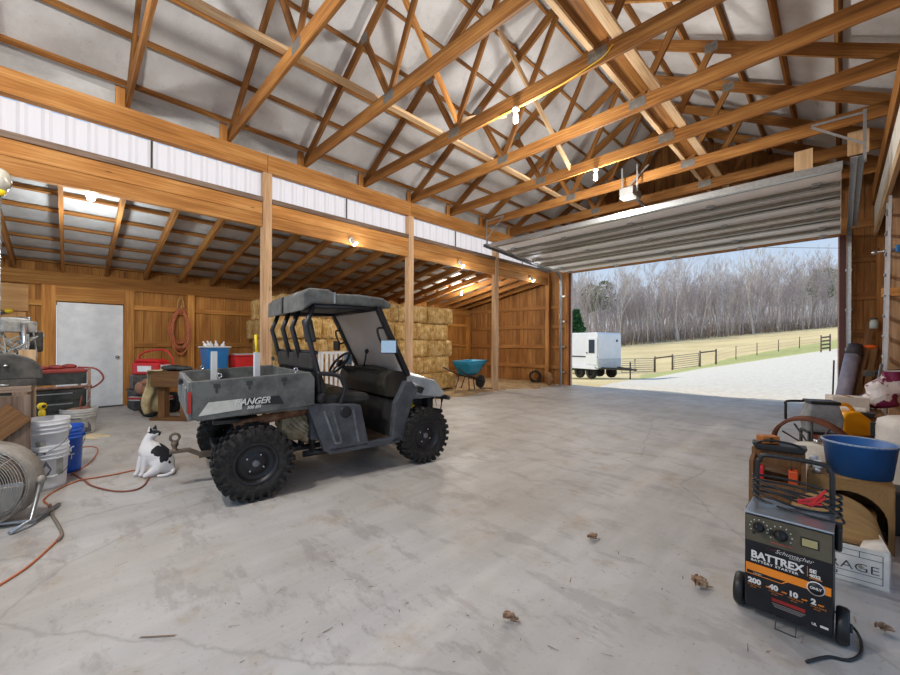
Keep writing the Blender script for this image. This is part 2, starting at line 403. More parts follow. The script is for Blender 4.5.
for k in range(len(bounds)-1):
    a=bounds[k]+(.075 if k else 0); e=bounds[k+1]-.075
    b=MB(); b.box(XP-.10,XP-.02,a,e,3.22,3.42,rnd=True); b.box(XP-.10,XP-.02,a,e,3.425,3.62,rnd=True)
    b.build('header_beam',W_HEAD,origin=(XP-.06,a,3.22),bevel=.004)['kind']='structure'
    b=MB(); b.box(XP-.20,XP+.005,a+.002,e-.002,3.625,3.70,rnd=True)
    b.build('trim_3',W_GREY)['kind']='structure'
    b=MB(); b.box(XP-.13,XP-.0,bounds[k],bounds[k+1]-.006,4.13,4.42,rnd=True)
    b.build('plate_beam',W_HEAD,bevel=.004)['kind']='structure'
    m=(a+e)/2
    for (p,q) in ((a,m-.012),(m+.012,e)):
        b=MB(); N=max(6,int((q-p)/.2)*6)
        def fp(u,v,p=p,q=q,N=N):
            i=round(u*N)%6; x=XP-.165+(.03 if i in (0,1) else (0 if i in (3,) else .004)); return (x,p+u*(q-p),3.70+v*.43)
        b.grid(N,1,fp,smooth=False); w=struct(b.build('window_%d'%W,M_TRANS)); W+=1
    b=MB(); b.box(XP-.155,XP-.125,m-.012,m+.012,3.70,4.13); b.build('trim_4',M_DGREY)['kind']='structure'
# --- lean-to roof
M_INSUL=NT('roof_insulation'); t=M_INSUL; tc=t.n('ShaderNodeTexCoord'); n1=t.noise(tc,'Object',1.1,5,.6); n2=t.noise(tc,'Object',5,6,.7); n3=t.noise(tc,'Object',38,2,.5)
c=t.ramp(n1,0,[(.35,'b9b9b8'),(.65,'d2d3d4')]); s2=t.ramp(n2,0,[(.3,(.86,.85,.84,1)),(.45,(1,1,1,1))]); c2=t.mix(.8,(c,0),(s2,0),'MULTIPLY'); s3=t.ramp(n3,0,[(.26,(.55,.5,.45,1)),(.31,(1,1,1,1))]); c3=t.mix(.6,(c2,2),(s3,0),'MULTIPLY')
t.l(c3,2,t.b,'Base Color'); t.set(Roughness=.5); t.bump(n2,0,.55,.03); M_INSUL=t.m
M_SHEET=dirt('lean_to_roof_sheet','a9aaa8','c4c6c5',2,.5,bump=.1)
cl=bpy.data.objects.new('ceiling_lean_to',None); COL.objects.link(cl); struct(cl)
ZA,ZB=3.36,2.61   # rafter underside at X=-6.78 and at the wall
def lz(x): return ZB+(x-XL)*(3.25-ZB)/(-6.80-XL)
y=-2.53
while y<11.2:
    b=MB(); b.bar((XL-.15,y,lz(XL-.15)+.075),(-6.80,y,lz(-6.80)+.075),.045,.15,rnd=True); b.build('rafter',W_TRUSS,cl); y+=.612
for i in range(7):
    x=XL+.05+i*.575
    b=MB(); b.bar((x,Y0,lz(x)+.17),(x,Y1,lz(x)+.17),.09,.042,rnd=True); b.build('purlin',W_TRUSS,cl)
b=MB()
def fl(u,v):
    x=XL-.35+u*(XP-.14-XL+.35); return (x,Y0+v*(Y1+.2-Y0),lz(x)+.205)
b.grid(4,8,fl,smooth=False); b.build('roof_sheet',M_SHEET,cl,solid=.01)
# --- main roof
ce=bpy.data.objects.new('ceiling',None); COL.objects.link(ce); struct(ce)
def rz(x): return ZR-SL*abs(x-XC)
for i in range(7):
    for s in (-1,1):
        x=XC+s*(.28+.55*i)
        if s==1 and i==6: x=XR+.02
        b=MB(); up=(s*SL,0,1); zc=rz(x)+.165+.045
        b.bar((x,Y0,zc),(x,Y1,zc),.04,.09,up,rnd=True); b.build('purlin',W_TRUSS,ce)
for s in (-1,1):
    b=MB()
    def fr(u,v,s=s):
        x=XC+s*u*4.15; y=Y0-.1+v*(Y1+.3-Y0)
        return (x,y,rz(x)+.165+.095+.012*sin(y*5.1+x*2)*sin(x*5.7))
    b.grid(40,90,fr); b.build('roof_insulation',M_INSUL,ce,solid=.02)
b=MB(); b.box(XP-.16,XP-.13,Y0,Y1,4.42,4.72,rnd=True); b.build('eave_board',M_SHEET,ce)
# --- trusses
M_PLATE=plain('truss_plate','7d7b76',.5,.5,.25,30)
ORD=['first','second','third','fourth','fifth','sixth','seventh','eighth','ninth','tenth','eleventh','twelfth']
TY=[-1.89,-.67,.55,1.77,2.99,4.21,5.43,6.65,7.87,9.09,10.31]
TW=.04
def rock(x): return rz(x)+.07
tr0=None
def make_truss():
    t=thing('roof_truss','x','truss',(XC,0,4.42))
    def L(x,z): return (x-XC,0,z-4.42)
    b=MB(); b.bar(L(-6.80,4.42+.10),L(XR+.15,4.52),TW,.19); b.build('bottom_chord',W_TRUSS,t)
    for s in (-1,1):
        e=XC+s*3.78; b=MB(); b.bar(L(e,rz(e)+.075),L(XC+s*.01,rz(XC)+.075),TW,.15); b.build('rafter',W_TRUSS,t)
        v=XC+s*1.13; q=XC+s*1.72
        b=MB(); b.bar(L(v,4.55),L(q,rz(q)+.04),TW,.09); b.build('web',W_TRUSS,t)
        b=MB(); b.bar(L(v,4.55),L(XC+s*.05,rz(XC)-.02),TW,.09); b.build('web',W_TRUSS,t)
        for (x,z,w,h) in ((v,4.54,.22,.13),(q,rz(q)+.06,.16,.14)):
            b=MB()
            for sy in (-1,1): b.box(x-XC-w/2,x-XC+w/2,sy*(TW/2+.001)-.001,sy*(TW/2+.001)+.001,z-h/2-4.42,z+h/2-4.42)
            b.build('gusset_plate',M_PLATE,t)
    b=MB(); b.bar(L(-6.735,4.42),L(-6.735,4.70),.10,.035,(1,0,0)); hb=b.build('heel_block',W_HEAD,t); hb.location=(0,-.075,0)
    b=MB()
    for sy in (-1,1): b.box(-.12,.12,sy*(TW/2+.001)-.001,sy*(TW/2+.001)+.001,2.05,2.30)
    b.build('gusset_plate',M_PLATE,t)
    return t
tr0=make_truss()
for k,y in enumerate(TY[::-1]):
    lab=('wooden roof truss directly over the raised garage door end' if k==0 else ORD[k]+' wooden roof truss counted from the garage door wall')
    if k==0: tr0.location=(XC,y,4.42); tag(tr0,lab,group='roof trusses')
    else: dup(tr0,(XC,y,4.42),label=lab,group='roof trusses')
# long braces lying on the bottom chords
b=MB(); b.box(-4.52,-4.42,Y0+.2,10.6,4.62,4.66,tint=1.1); tag(b.build('brace_board',W_PALE,origin=(-4.47,4,4.62)),'long flat brace board over the truss chords on the clerestory side','board')
t=thing('strongback','three board strongback beam running along the tops of the truss chords','beam',(-1.85,4,4.62))
for a,c,z,m in ((-2.02,-1.96,4.625,W_PALE),(-1.955,-1.755,4.665,W_TRUSS),(-1.75,-1.64,4.625,W_PALE)):
    b=MB(); b.box(a+1.85,c+1.85,Y0+.2-4,10.5-4,z-4.62,z-4.62+.04); b.build('plank',m,t)
b=MB(); b.bar((-4.14,4.27,4.66),(-3.9,2.96,5.75),.04,.09); tag(b.build('brace_board',W_HEAD,origin=(-4.1,4.27,4.6)),'short golden diagonal brace board between two roof trusses','board')
b=MB(); b.bar((-3.72,4.72,6.15),(-3.55,6.70,4.55),.035,.085); tag(b.build('brace_board',W_PALE,origin=(-3.6,5.7,5.3)),'steep pale diagonal brace board running down towards the garage door opener','board')
b=MB(); b.bar((-4.08,4.25,4.70),(-3.5,4.62,4.72),.04,.09); tag(b.build('brace_board',W_PALE,origin=(-3.8,4.4,4.7)),'short pale board nailed level beside the golden diagonal brace','board')
# ------------------------------------------------------------------ overhead door, opener, lamps
M_DPAN=dirt('door_panel_white','eeefef','f6f7f7',2,.45,bump=0)
M_STRUT=plain('door_strut','8f8b80',.45,.1,.15,12)
M_SEAM=plain('door_seam','5d5b55',.6)
dd=bpy.data.objects.new('door_2',None); COL.objects.link(dd); struct(dd); dd.location=(-2.95,7.45,3.75)
DP0=V((0,7.42,3.78)); DP1=V((0,10.92,3.55)); DV=(DP1-DP0); DN=V((0,-DV.z,DV.y)).normalized()
def dpt(x,s,n): # s along the open door (0 front..1), n below the plane
    p=DP0+DV*s-DN*n; return V((x+2.95,p.y-7.45,p.z-3.75))
NS=6
for k in range(NS):
    a=k/NS+.004; e=(k+1)/NS-.004
    b=MB(); b.bar(dpt(-3.03,a,0),dpt(-3.03,e,0),6.08,.045,DN); o=b.build('door_section',M_DPAN,dd)
    for s_ in (a+.010,e-.030):
        hh=.062
        b=MB(); b.bar(dpt(-6.05,s_,.022+hh/2),dpt(0,s_,.022+hh/2),.05,hh,DN); b.bar(dpt(-6.05,s_,.022+hh),dpt(0,s_,.022+hh),.085,.006,DN); 
        if s_==a+.010 or k in (1,3): b.build('door_strut',M_STRUT,dd)
    for x in (-5.8,-4.4,-2.95,-1.6,-.25):
        b=MB(); b.box(*(lambda p:(p.x-.05,p.x+.05,p.y-.06,p.y+.06,p.z-.012,p.z+.012))(dpt(x,e-.002,.034))); b.tube([dpt(x-.06,e,.05),dpt(x+.06,e,.05)],.012,8); b.build('hinge',M_GALV,dd)
b=MB(); b.bar(dpt(-6.05,-.004,.05),dpt(.02,-.004,.05),.06,.10,DN); b.build('door_top_rail',M_GALV,dd)
for x,w in ((-6.17,.05),(.125,.06)):
    pts=[]
    for s_ in (-.02,.5,.94): p=dpt(x,s_,0); pts.append(p)
    top=pts[-1]; R_=.36
    for i in range(1,9):
        a=i/8*pi/2; pts.append(V((x+2.95,top.y+R_*sin(a)*.86,top.z-R_*(1-cos(a)))))
    pts.append(V((x+2.95,pts[-1].y,-3.74)))
    b=MB()
    for i in range(len(pts)-1):
        d=(pts[i+1]-pts[i]).normalized(); b.bar(pts[i]-d*.004,pts[i+1]+d*.004,w,.012,d.cross(V((1,0,0)))); 
        n=d.cross(V((1,0,0)))
        for sd in (-1,1): b.bar(pts[i]+V((sd*w/2,0,0))+n*.02-d*.004,pts[i+1]+V((sd*w/2,0,0))+n*.02+d*.004,.006,.05,n)
    b.build('track',M_GALV,dd)
    s1=1 if x<-3 else -1
    # the angle iron along the level track and its hanger
    b=MB(); b.bar(dpt(x-s1*.05,-.02,.0),dpt(x-s1*.05,.9,.0),.09,.008,DN); b.bar(dpt(x-s1*.09,-.02,.03),dpt(x-s1*.09,.9,.03),.008,.07,DN); b.build('track_angle',M_GALV,dd)
    p=dpt(x-s1*.1,.02,0); b=MB(); b.bar(p-V((0,0,.04)),p+V((0,0,.66)),.035,.008,(0,1,0)); b.bar(p+V((0,.02,-.04)),p+V((0,.02,.66)),.008,.035,(0,1,0)); 
    q=p+V((s1*.52,0,.62)); b.bar(p+V((0,0,.20)),q,.03,.01,(0,1,0))
    b.bar(p+V((0,0,.62)),q+V((0,0,.02)),.03,.01,(0,1,0)); b.build('track_hanger',M_GALV,dd)
    b=MB()
    for z in (.4,1.2,2.0,2.8): b.box(x+2.95-.05,x+2.95+.05,3.72,3.78,z-3.75,z-3.75+.05)
    b.build('track_bracket',M_GALV,dd)
# opener
M_OPG=plain('opener_grey','6f6e6c',.45); M_LENS=emit('opener_lens','f4f0e4',.5)
op=thing('garage_door_opener','grey garage door opener hanging from the trusses above the raised door','garage door opener',(-2.87,7.75,4.15))
b=MB(); b.box(-.13,.13,-.22,.22,.0,.15); b.build('motor_housing',M_OPG,op,bevel=.015)
b=MB(); b.box(-.12,.12,-.21,-.02,-.055,-.002); b.build('light_lens',M_LENS,op,bevel=.01)
b=MB(); b.bar((0,.2,.07),(0,3.2,-.08),.05,.05); b.build('rail',M_GALV,op)
b=MB(); b.bar((0,1.0,.02),(0,.75,-.32),.03,.01); b.bar((.02,.75,-.30),(.02,.55,-.46),.03,.01); b.build('door_arm',M_DGREY,op)
for sx in (-.14,.14):
    b=MB(); b.bar((sx,-.05,.08),(sx,-.05,.60),.03,.006,(0,1,0)); b.build('hanger_strap',M_GALV,op)
b=MB(); b.bar((-.14,-.02,.12),(.30,.08,.58),.03,.006,(0,1,0)); b.build('hanger_strap',M_GALV,op)
b=MB(); b.tube([(0,.8,-.02),(0,.8,-.28)],.004,6); b.ell((0,.8,-.3),.015,.015,.02,8,6); b.build('release_cord',M_TRIMR,op)
l=bpy.data.lights.new('door_fill_lamp','POINT'); l.energy=12; l.color=(1,.97,.92); l.shadow_soft_size=.08; lo=bpy.data.objects.new('door_fill_lamp',l); COL.objects.link(lo); lo.location=(-2.87,7.15,3.72)  # fill light added below the opener to brighten the raised door
# scrap blocks between trusses
for x,y,lab in ((-.42,8.4,'square plywood scrap fixed between trusses near the opener side of the track hanger'),(.18,8.2,'taller plywood scrap fixed between trusses above the raised door track')):
    b=MB(); b.box(x-.11,x+.11,y-.012,y+.012,4.05 if x<0 else 4.1,4.44); tag(b.build('plywood_scrap',W_PALE,origin=(x,y,4.1)),lab,'board')
# lamps
M_BULB=emit('bulb_glow','fff4e6',9); M_SOCK=plain('lamp_socket','cfd2d4',.4)
def bulb(x,y,label,pw,z=4.40,lit=True):
    t=thing('light_bulb',label,'light bulb',(x,y,z-.19),group='bulbs under the trusses')
    b=MB(); b.lathe([(.0,.19),(.045,.19),(.045,.155),(.026,.15),(.026,.115),(.0,.115)][::-1],n=16); b.build('lamp_socket',M_SOCK,t)
    b=MB(); b.lathe([(.0,-.01),(.026,-.006),(.033,.02),(.033,.08),(.022,.112),(.0,.113)],n=16); b.build('glass_bulb',M_BULB if lit else M_WHITE,t)
    if lit:
        l=bpy.data.lights.new('bulb_light','POINT'); l.energy=pw; l.color=(1,.955,.90); l.shadow_soft_size=.09; lo=bpy.data.objects.new('bulb_light',l); COL.objects.link(lo); lo.location=(x,y,z-.30)
    return t
bulb(-3.0,4.16,'lit screw-in bulb under a truss chord at the middle of the barn roof',150)
bulb(-3.04,6.60,'second lit bulb hanging nearer the garage door opener',135)
bulb(-3.0,-.70,'unseen bulb added behind the camera to light the barn',300)  # out of view, added to raise the interior light
bulb(-3.0,-1.9,'second unseen bulb added at the rearmost truss to light the barn',120)  # another added bulb out of view, for interior fill
M_FL=emit('flood_glow','eefaff',40)
def flood(x,y,z,label,pw,glow=True):
    t=thing('flood_light',label,'flood light',(x,y,z),group='flood lights on the lean-to header')
    b=MB(); b.lathe([(.0,0),(.05,0),(.05,.03),(.0,.03)],(0,0,0),(1,0,0),16); b.build('base_plate',M_WHITE,t)
    b=MB(); b.tube([(.02,0,-.0),(.06,0,-.02)],.015,8); b.build('lamp_arm',M_BLACK,t)
    b=MB(); b.lathe([(.0,0),(.028,.0),(.034,.04),(.055,.085),(.055,.10)],(.05,-.0,-.02),(.55,.35,-.75),16); b.build('lamp_head',M_WHITE,t)
    b=MB(); b.lathe([(.0,.096),(.05,.098),(.05,.104),(.0,.106)],(.05,0,-.02),(.55,.35,-.75),16); b.build('lamp_lens',M_FL if glow else M_WHITE,t)
    if pw:
        l=bpy.data.lights.new('flood','POINT'); l.energy=pw; l.color=(.92,.97,1); l.shadow_soft_size=.08; lo=bpy.data.objects.new('flood',l); COL.objects.link(lo); lo.location=(x+.13,y+.04,z-.14)
    return t
p=atx(351,240,XP-.01); flood(XP-.01,p.y,p.z,'white flood light on the header above the straw bales',16,True)
p=atx(459,263,XP-.01); flood(XP-.01,p.y,p.z,'white flood light on the header between the third and fourth posts',16,True)
p=atx(530,278,XP-.01); flood(XP-.01,p.y,p.z,'white flood light on the header closest to the garage door',16,True)
p=atx(292,287,XL+.06); flood(XL+.06,p.y,p.z,'white flood light on the plate of the far lean-to wall',0,False)
p=atx(91,197,XP-.16)
t=thing('flood_light','glaring lit lamp under the lean-to roof near the white entry door','flood light',(p.x,p.y,p.z))
b=MB(); b.box(-.03,.03,-.03,.03,.05,.22); b.build('lamp_base',M_WHITE,t)
b=MB(); b.ell((0,0,0),.045,.045,.055,16,10); b.build('lamp_globe',M_FL,t)
l=bpy.data.lights.new('lean_to_light','POINT'); l.energy=55; l.color=(.9,.96,1); l.shadow_soft_size=.07; lo=bpy.data.objects.new('lean_to_light',l); COL.objects.link(lo); lo.location=(p.x-.55,p.y,p.z-.55)
l=bpy.data.lights.new('lean_to_light','POINT'); l.energy=140; l.color=(1,.93,.82); l.shadow_soft_size=.1; lo=bpy.data.objects.new('lean_to_light',l); COL.objects.link(lo); lo.location=(-8.2,8.6,2.75)  # fill lamp added in the lean-to to brighten the straw
t=thing('light_bulb','bulb added under the lean-to rafters to brighten the straw bales','light bulb',(-8.2,8.6,2.85))
b=MB(); b.ell((0,0,0),.035,.035,.05,12,8); b.build('glass_bulb',M_BULB,t); b=MB(); b.lathe([(.0,.04),(.022,.04),(.03,.13),(.0,.13)],n=12); b.build('lamp_socket',M_SOCK,t)

b=MB(); b.tube(lines([aty(613,44,4.18),aty(606,54,4.18),aty(596,62,4.185),aty(570,79,4.185),aty(540,97,4.185),aty(500,116,4.185)]),.007,6); tag(b.build('yellow_cable',plain('cable_yellow','d8b02c',.5),origin=(-2.6,4.18,4.6)),'yellow electric cable stapled along the truss chord with the lit bulb','cable')
# ------------------------------------------------------------------ camera, sun, sky
cam=bpy.data.cameras.new('camera'); co=bpy.data.objects.new('camera',cam); COL.objects.link(co); SC.camera=co
cam.sensor_width=36; cam.lens=36*FPX/900; cam.clip_start=.05; cam.clip_end=600; cam.shift_y=(HY-337.5)/900
U=V((0,0,1)); c_,s_=cos(ROLL),sin(ROLL)
xr=RT*c_-U*s_; yu=RT*s_+U*c_
M=Matrix((( xr.x,yu.x,-FW.x,0),(xr.y,yu.y,-FW.y,0),(xr.z,yu.z,-FW.z,CH),(0,0,0,1))); co.matrix_world=M
sun=bpy.data.lights.new('sun','SUN'); sun.energy=3.9; sun.angle=radians(1.2); sun.color=(1,.93,.82)
so=bpy.data.objects.new('sun',sun); COL.objects.link(so); d=V((.80,.10,-.60)).normalized(); so.rotation_euler=d.to_track_quat('-Z','Y').to_euler(); so.location=(-30,0,30)
wd=bpy.data.worlds.new('sky'); SC.world=wd; wd.use_nodes=True; nt=wd.node_tree; nt.nodes.clear()
wo=nt.nodes.new('ShaderNodeOutputWorld'); bg=nt.nodes.new('ShaderNodeBackground'); tc=nt.nodes.new('ShaderNodeTexCoord'); sx=nt.nodes.new('ShaderNodeSeparateXYZ'); rp=nt.nodes.new('ShaderNodeValToRGB')
nt.links.new(tc.outputs['Generated'],sx.inputs[0]); nt.links.new(sx.outputs['Z'],rp.inputs[0]); nt.links.new(rp.outputs[0],bg.inputs[0]); nt.links.new(bg.outputs[0],wo.inputs[0])
e=rp.color_ramp.elements; e[0].position=0; e[0].color=lin('f0f4fb'); e[1].position=1; e[1].color=lin('86b4ee'); n=e.new(.10); n.color=lin('dfebfa'); n=e.new(.26); n.color=lin('bcd8f8')
bg.inputs[1].default_value=.92
vs=SC.view_settings; vs.view_transform='Standard'; vs.look='None'; vs.exposure=0; vs.gamma=1; vs.use_curve_mapping=False
SC.cycles.use_denoising=True
SC.cycles.max_bounces=10; SC.cycles.diffuse_bounces=6; SC.cycles.transparent_max_bounces=24
SC.cycles.sample_clamp_indirect=6
# ------------------------------------------------------------------ outdoors
def lerp(a,b,t): return a+(b-a)*t
def ss(a,b,x):
    t=max(0,min(1,(x-a)/(b-a))); return t*t*(3-2*t)
def tz_(D,u):
    zf=-1.6+max(-.6,(u-.53)*(5.6 if u>.53 else 1.2)); zf=min(zf,3.5); zr=1.0+(min(u,1.5)-.44)*8.6; zr=max(zr,-1)
    z0=-.03; z1=zf*.42
    if D<12: return z0
    if D<23: return lerp(z0,z1,(D-12)/11)
    if D<42: return lerp(z1,zf,(D-23)/19)
    if D<92: return lerp(zf,zr,ss(-.25,1.15,(D-42)/50)*1.02)
    return zr+(D-92)*.055
def ter(x,y):
    D=V((x,y,0)).dot(FW); l=V((x,y,0)).dot(RT); D=max(D,6); return tz_(D,l/D)
def masks(px,py): pass
T=NT('field_ground'); tc=T.n('ShaderNodeTexCoord'); ag=T.n('ShaderNodeAttribute',attribute_name='gravel'); ae=T.n('ShaderNodeAttribute',attribute_name='green')
n0=T.noise(tc,'Object',1.1,5,.65); n1=T.noise(tc,'Object',7,4,.7); n2=T.noise(tc,'Object',.12,4,.6)
g1=T.ramp(n1,0,[(.35,'d0b98a'),(.65,'e8d5a8')]); g2=T.ramp(n2,0,[(.4,(.9,.88,.84,1)),(.6,(1.05,1.05,1,1))]); gr=T.mix(1,(g1,0),(g2,0),'MULTIPLY')
gg=T.ramp(n1,0,[(.35,'a5a868'),(.65,'c2bf86')]); q=T.math('ADD',(ae,'Fac'),(n0,0)); qr=T.ramp(q,0,[(.85,(0,0,0,1)),(1.05,(1,1,1,1))]); c=T.mix((qr,0),(gr,2),(gg,0))
gv=T.ramp(n1,0,[(.35,'cfc5b4'),(.65,'e6dfd0')]); q=T.math('ADD',(ag,'Fac'),(n0,0)); qr=T.ramp(q,0,[(.9,(0,0,0,1)),(1.1,(1,1,1,1))]); c=T.mix((qr,0),(c,2),(gv,0))
T.l(c,2,T.b,'Base Color'); T.set(Roughness=.95); T.b.inputs['Specular IOR Level'].default_value=.1; T.bump(n1,0,.4,.05); M_FIELD=T.m
Ds=[Y1*0+7.5+.35*i for i in range(12)]+[11.9+.6*i for i in range(30)]+[30.2+1.4*i for i in range(48)]+[98+4*i for i in range(18)]
Us=[-.35+i*.02 for i in range(131)]
me=bpy.data.meshes.new('field'); vs_=[]; fs=[]; gA=[]; eA=[]
# gravel edge in (u): depth where the drive ends
def gravel_end(u):
    if u<.36: return 9.0
    if u<.65: return lerp(9,31,((u-.36)/.29)**.8)
    return 31+ (u-.65)*26
for D in Ds:
    for u in Us:
        p=FW*D+RT*(u*D); z=tz_(D,u)
        if p.y<Y1+.2: z=min(z,-.12)
        vs_.append((p.x,p.y,z+.012*sin(p.x*3.1)*sin(p.y*2.7)))
        e=gravel_end(u); gA.append(ss(e+2.5,e-2.5,D) if False else 1-ss(e-2.0,e+2.0,D)); eA.append(ss(e-1,e+2,D)*(1-ss(e+7,e+12,D))*(1 if u>.5 else .25))
nu=len(Us)
for j in range(len(Ds)-1):
    for i in range(nu-1):
        a=j*nu+i; fs.append((a,a+1,a+nu+1,a+nu))
me.from_pydata(vs_,[],fs); me.materials.append(M_FIELD); me.polygons.foreach_set('use_smooth',[True]*len(fs))
for nm,A in (('gravel',gA),('green',eA)): me.attributes.new(nm,'FLOAT','POINT').data.foreach_set('value',A)
o=bpy.data.objects.new('ground',me); COL.objects.link(o); struct(o)
def at(px,D):
    """a point of the terrain below image column px at depth D"""
    u=(px-450)/FPX; p=FW*D+RT*(u*D); return V((p.x,p.y,tz_(D,u)))
# --- bare trees
M_BARK=dirt('hazed_grey_bark','a1979a','c6bcbc',1.5,.9,bump=0); M_BARK2=dirt('hazed_pale_bark','b9aea8','d8cfca',1.5,.9,bump=0)  # distance haze is put into these bark colours by lightening them
def tree_mesh(name,h,seed,mat,dens=1.0,spread=.34,r0=.17):
    R=random.Random(seed); b=MB()
    def branch(p,d,L,r,lv):
        n=3 if lv<2 else 2; pts=[p]; q=p; dd=d
        for i in range(n):
            dd=(dd+V((R.gauss(0,.10),R.gauss(0,.10),R.gauss(.06,.05)))).normalized(); q=q+dd*(L/n); pts.append(q)
        b.tube(pts,[max(.016,r*(1-.75*i/n)) for i in range(n+1)],4 if lv<2 else 3,caps=False)
        if lv>=4 or L<.7: return
        k=int((7 if lv==0 else 4 if lv==1 else 3)*dens)
        for i in range(k):
            f=R.uniform(.42 if lv==0 else .25,1); a=R.uniform(0,2*pi); pos=pts[0].lerp(pts[-1],f)
            j=min(int(f*n),n-1); pos=pts[j].lerp(pts[j+1],f*n-j)
            side=V((cos(a),sin(a),0)); nd=(dd*(1-spread)+side*spread*R.uniform(.7,1.5)+V((0,0,.25))).normalized()
            branch(pos,nd,L*R.uniform(.36,.6)*(1.15-f*.3),r*(1-.6*f)*.52,lv+1)
    branch(V((0,0,-.3)),V((0,0,1)),h,r0,0)
    o=b.build(name,mat); return o
protos=[]
for k in range(8):
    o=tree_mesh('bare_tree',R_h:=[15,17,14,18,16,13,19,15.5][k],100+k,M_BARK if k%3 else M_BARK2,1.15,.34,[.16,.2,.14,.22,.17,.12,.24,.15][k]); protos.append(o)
TR=random.Random(21); placed=0
rows=[(93,1.55),(97,1.5),(101,1.5),(106,1.45),(112,1.4),(118,1.5)]
spots=[]
for D,stp in rows:
    px=556
    while px<846:
        spots.append((px+TR.uniform(-2,2),D+TR.uniform(-2,2))); px+=stp*TR.uniform(2.4,4.2)
TR.shuffle(spots)
for k,(px,D) in enumerate(spots[:285]):
    o=protos[k] if k<8 else protos[k%8].copy()
    if k>=8: COL.objects.link(o)
    o.location=at(px,D)-V((0,0,.1)); s=TR.uniform(.54,.80); o.scale=(s*1.0,s*1.0,s); o.rotation_euler=(0,0,TR.uniform(0,6.28))
    tag(o,'bare grey tree among the crowded trunks of the leafless wood behind the field','tree','bare trees of the wood')
# three that stand out
for px,D,s,lab in ((612,90,1.12,'tall dark bare tree at the wood edge above the pipe gates'),(683,90,1.18,'broad bare tree standing out at the wood edge left of centre field'),(753,89,1.2,'tallest broad bare tree at the wood edge above the wire fence')):
    pass
for px,D,s,k,lab in ((678,89,1.0,3,'thick dark trunked bare tree at the wood edge above the two fence braces'),(754,88.5,1.05,6,'broad crowned bare tree at the wood edge above the wire fence posts'),(648,89,.95,1,'leaning bare tree at the wood edge above the pipe gate')):
    o=protos[k].copy(); COL.objects.link(o); o.location=at(px,D)-V((0,0,.1)); o.scale=(s*1.0,s*1.0,s*.84); o.rotation_euler=(0,0,k); tag(o,lab,'tree','bare trees of the wood')
# underbrush and farther trees, past counting
R=random.Random(5); b=MB()
for k in range(150):
    px=R.uniform(552,848); D=R.uniform(122,150); p=at(px,D); pr=protos[R.randrange(8)].data; s=R.uniform(.52,.72); a=R.uniform(0,6.28); base=len(b.v)
    for v in pr.vertices: b.v.append((p.x+s*(v.co.x*cos(a)-v.co.y*sin(a)),p.y+s*(v.co.x*sin(a)+v.co.y*cos(a)),p.z+s*v.co.z))
    for f in pr.polygons: b.face([base+i for i in f.vertices])
for k in range(3200):
    px=R.uniform(550,849); D=R.uniform(98,150); p=at(px,D); h_=R.uniform(3,10)
    b.tube([p,p+V((R.gauss(0,.3),R.gauss(0,.3),h_*.5)),p+V((R.gauss(0,.8),R.gauss(0,.8),h_))],[.06,.045,.02],3,caps=False)
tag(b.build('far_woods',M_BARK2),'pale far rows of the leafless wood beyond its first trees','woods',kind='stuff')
b=MB()
for k in range(2600):
    px=R.uniform(548,850); D=R.uniform(90,118); p=at(px,D); h_=R.uniform(.6,3.2)
    b.tube([p,p+V((R.gauss(0,.35),R.gauss(0,.35),h_))],[.05,.02],3,caps=False)
tag(b.build('underbrush',dirt('brush','7d6c5c','a08c78',2,.95,bump=0)),'tangled brown underbrush along the wood edge','underbrush',kind='stuff')
# green crowns
M_PINE=dirt('pine_green','4f6b35','8a9c62',.8,.9,bump=0); M_CEDAR=dirt('cedar_green','2f5a35','4f7d4c',2,.9,bump=0)
def leafy(name,loc,h,r,mat,label,seed,trunk=.3,n=900,cone=False,tw=.12,ls=.5):
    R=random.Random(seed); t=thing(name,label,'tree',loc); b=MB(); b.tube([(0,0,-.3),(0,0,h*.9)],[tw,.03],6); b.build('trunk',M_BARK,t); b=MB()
    for k in range(n):
        f=R.random(); z=h*(trunk+(1-trunk)*f); a=R.uniform(0,6.28); rr=r*sqrt(R.random())*((1-f)*.95+.05 if cone else sqrt(max(0.02,1-(2*f-1)**2)))
        c=V((rr*cos(a),rr*sin(a),z)); s=ls*R.uniform(.6,1.3); d1=V((R.gauss(0,1),R.gauss(0,1),R.gauss(0,.6))).normalized()*s; d2=V((R.gauss(0,1),R.gauss(0,1),R.gauss(0,.6))).normalized()*s*.5
        b.tri([c-d1,c+d2,c+d1,c-d2])
    b.build('foliage',mat,t); return t
leafy('pine_tree',at(590,104),16.5,3.0,M_PINE,'green pine crown rising above the wood behind the trailer',1,.55,700)
leafy('pine_tree',at(604,108),17.5,3.2,M_PINE,'taller green pine just right of the first pine behind the trailer',2,.55,700)
leafy('pine_tree',at(824,104),16,4.5,M_PINE,'yellow green pine above the wood beside the right door jamb',3,.5,900)
leafy('cedar_tree',at(576,40)+V((0,0,0)),6.6,2.6,M_CEDAR,'rounded dark green cedar behind the white trailer',4,.05,2600,True,.14,.3)
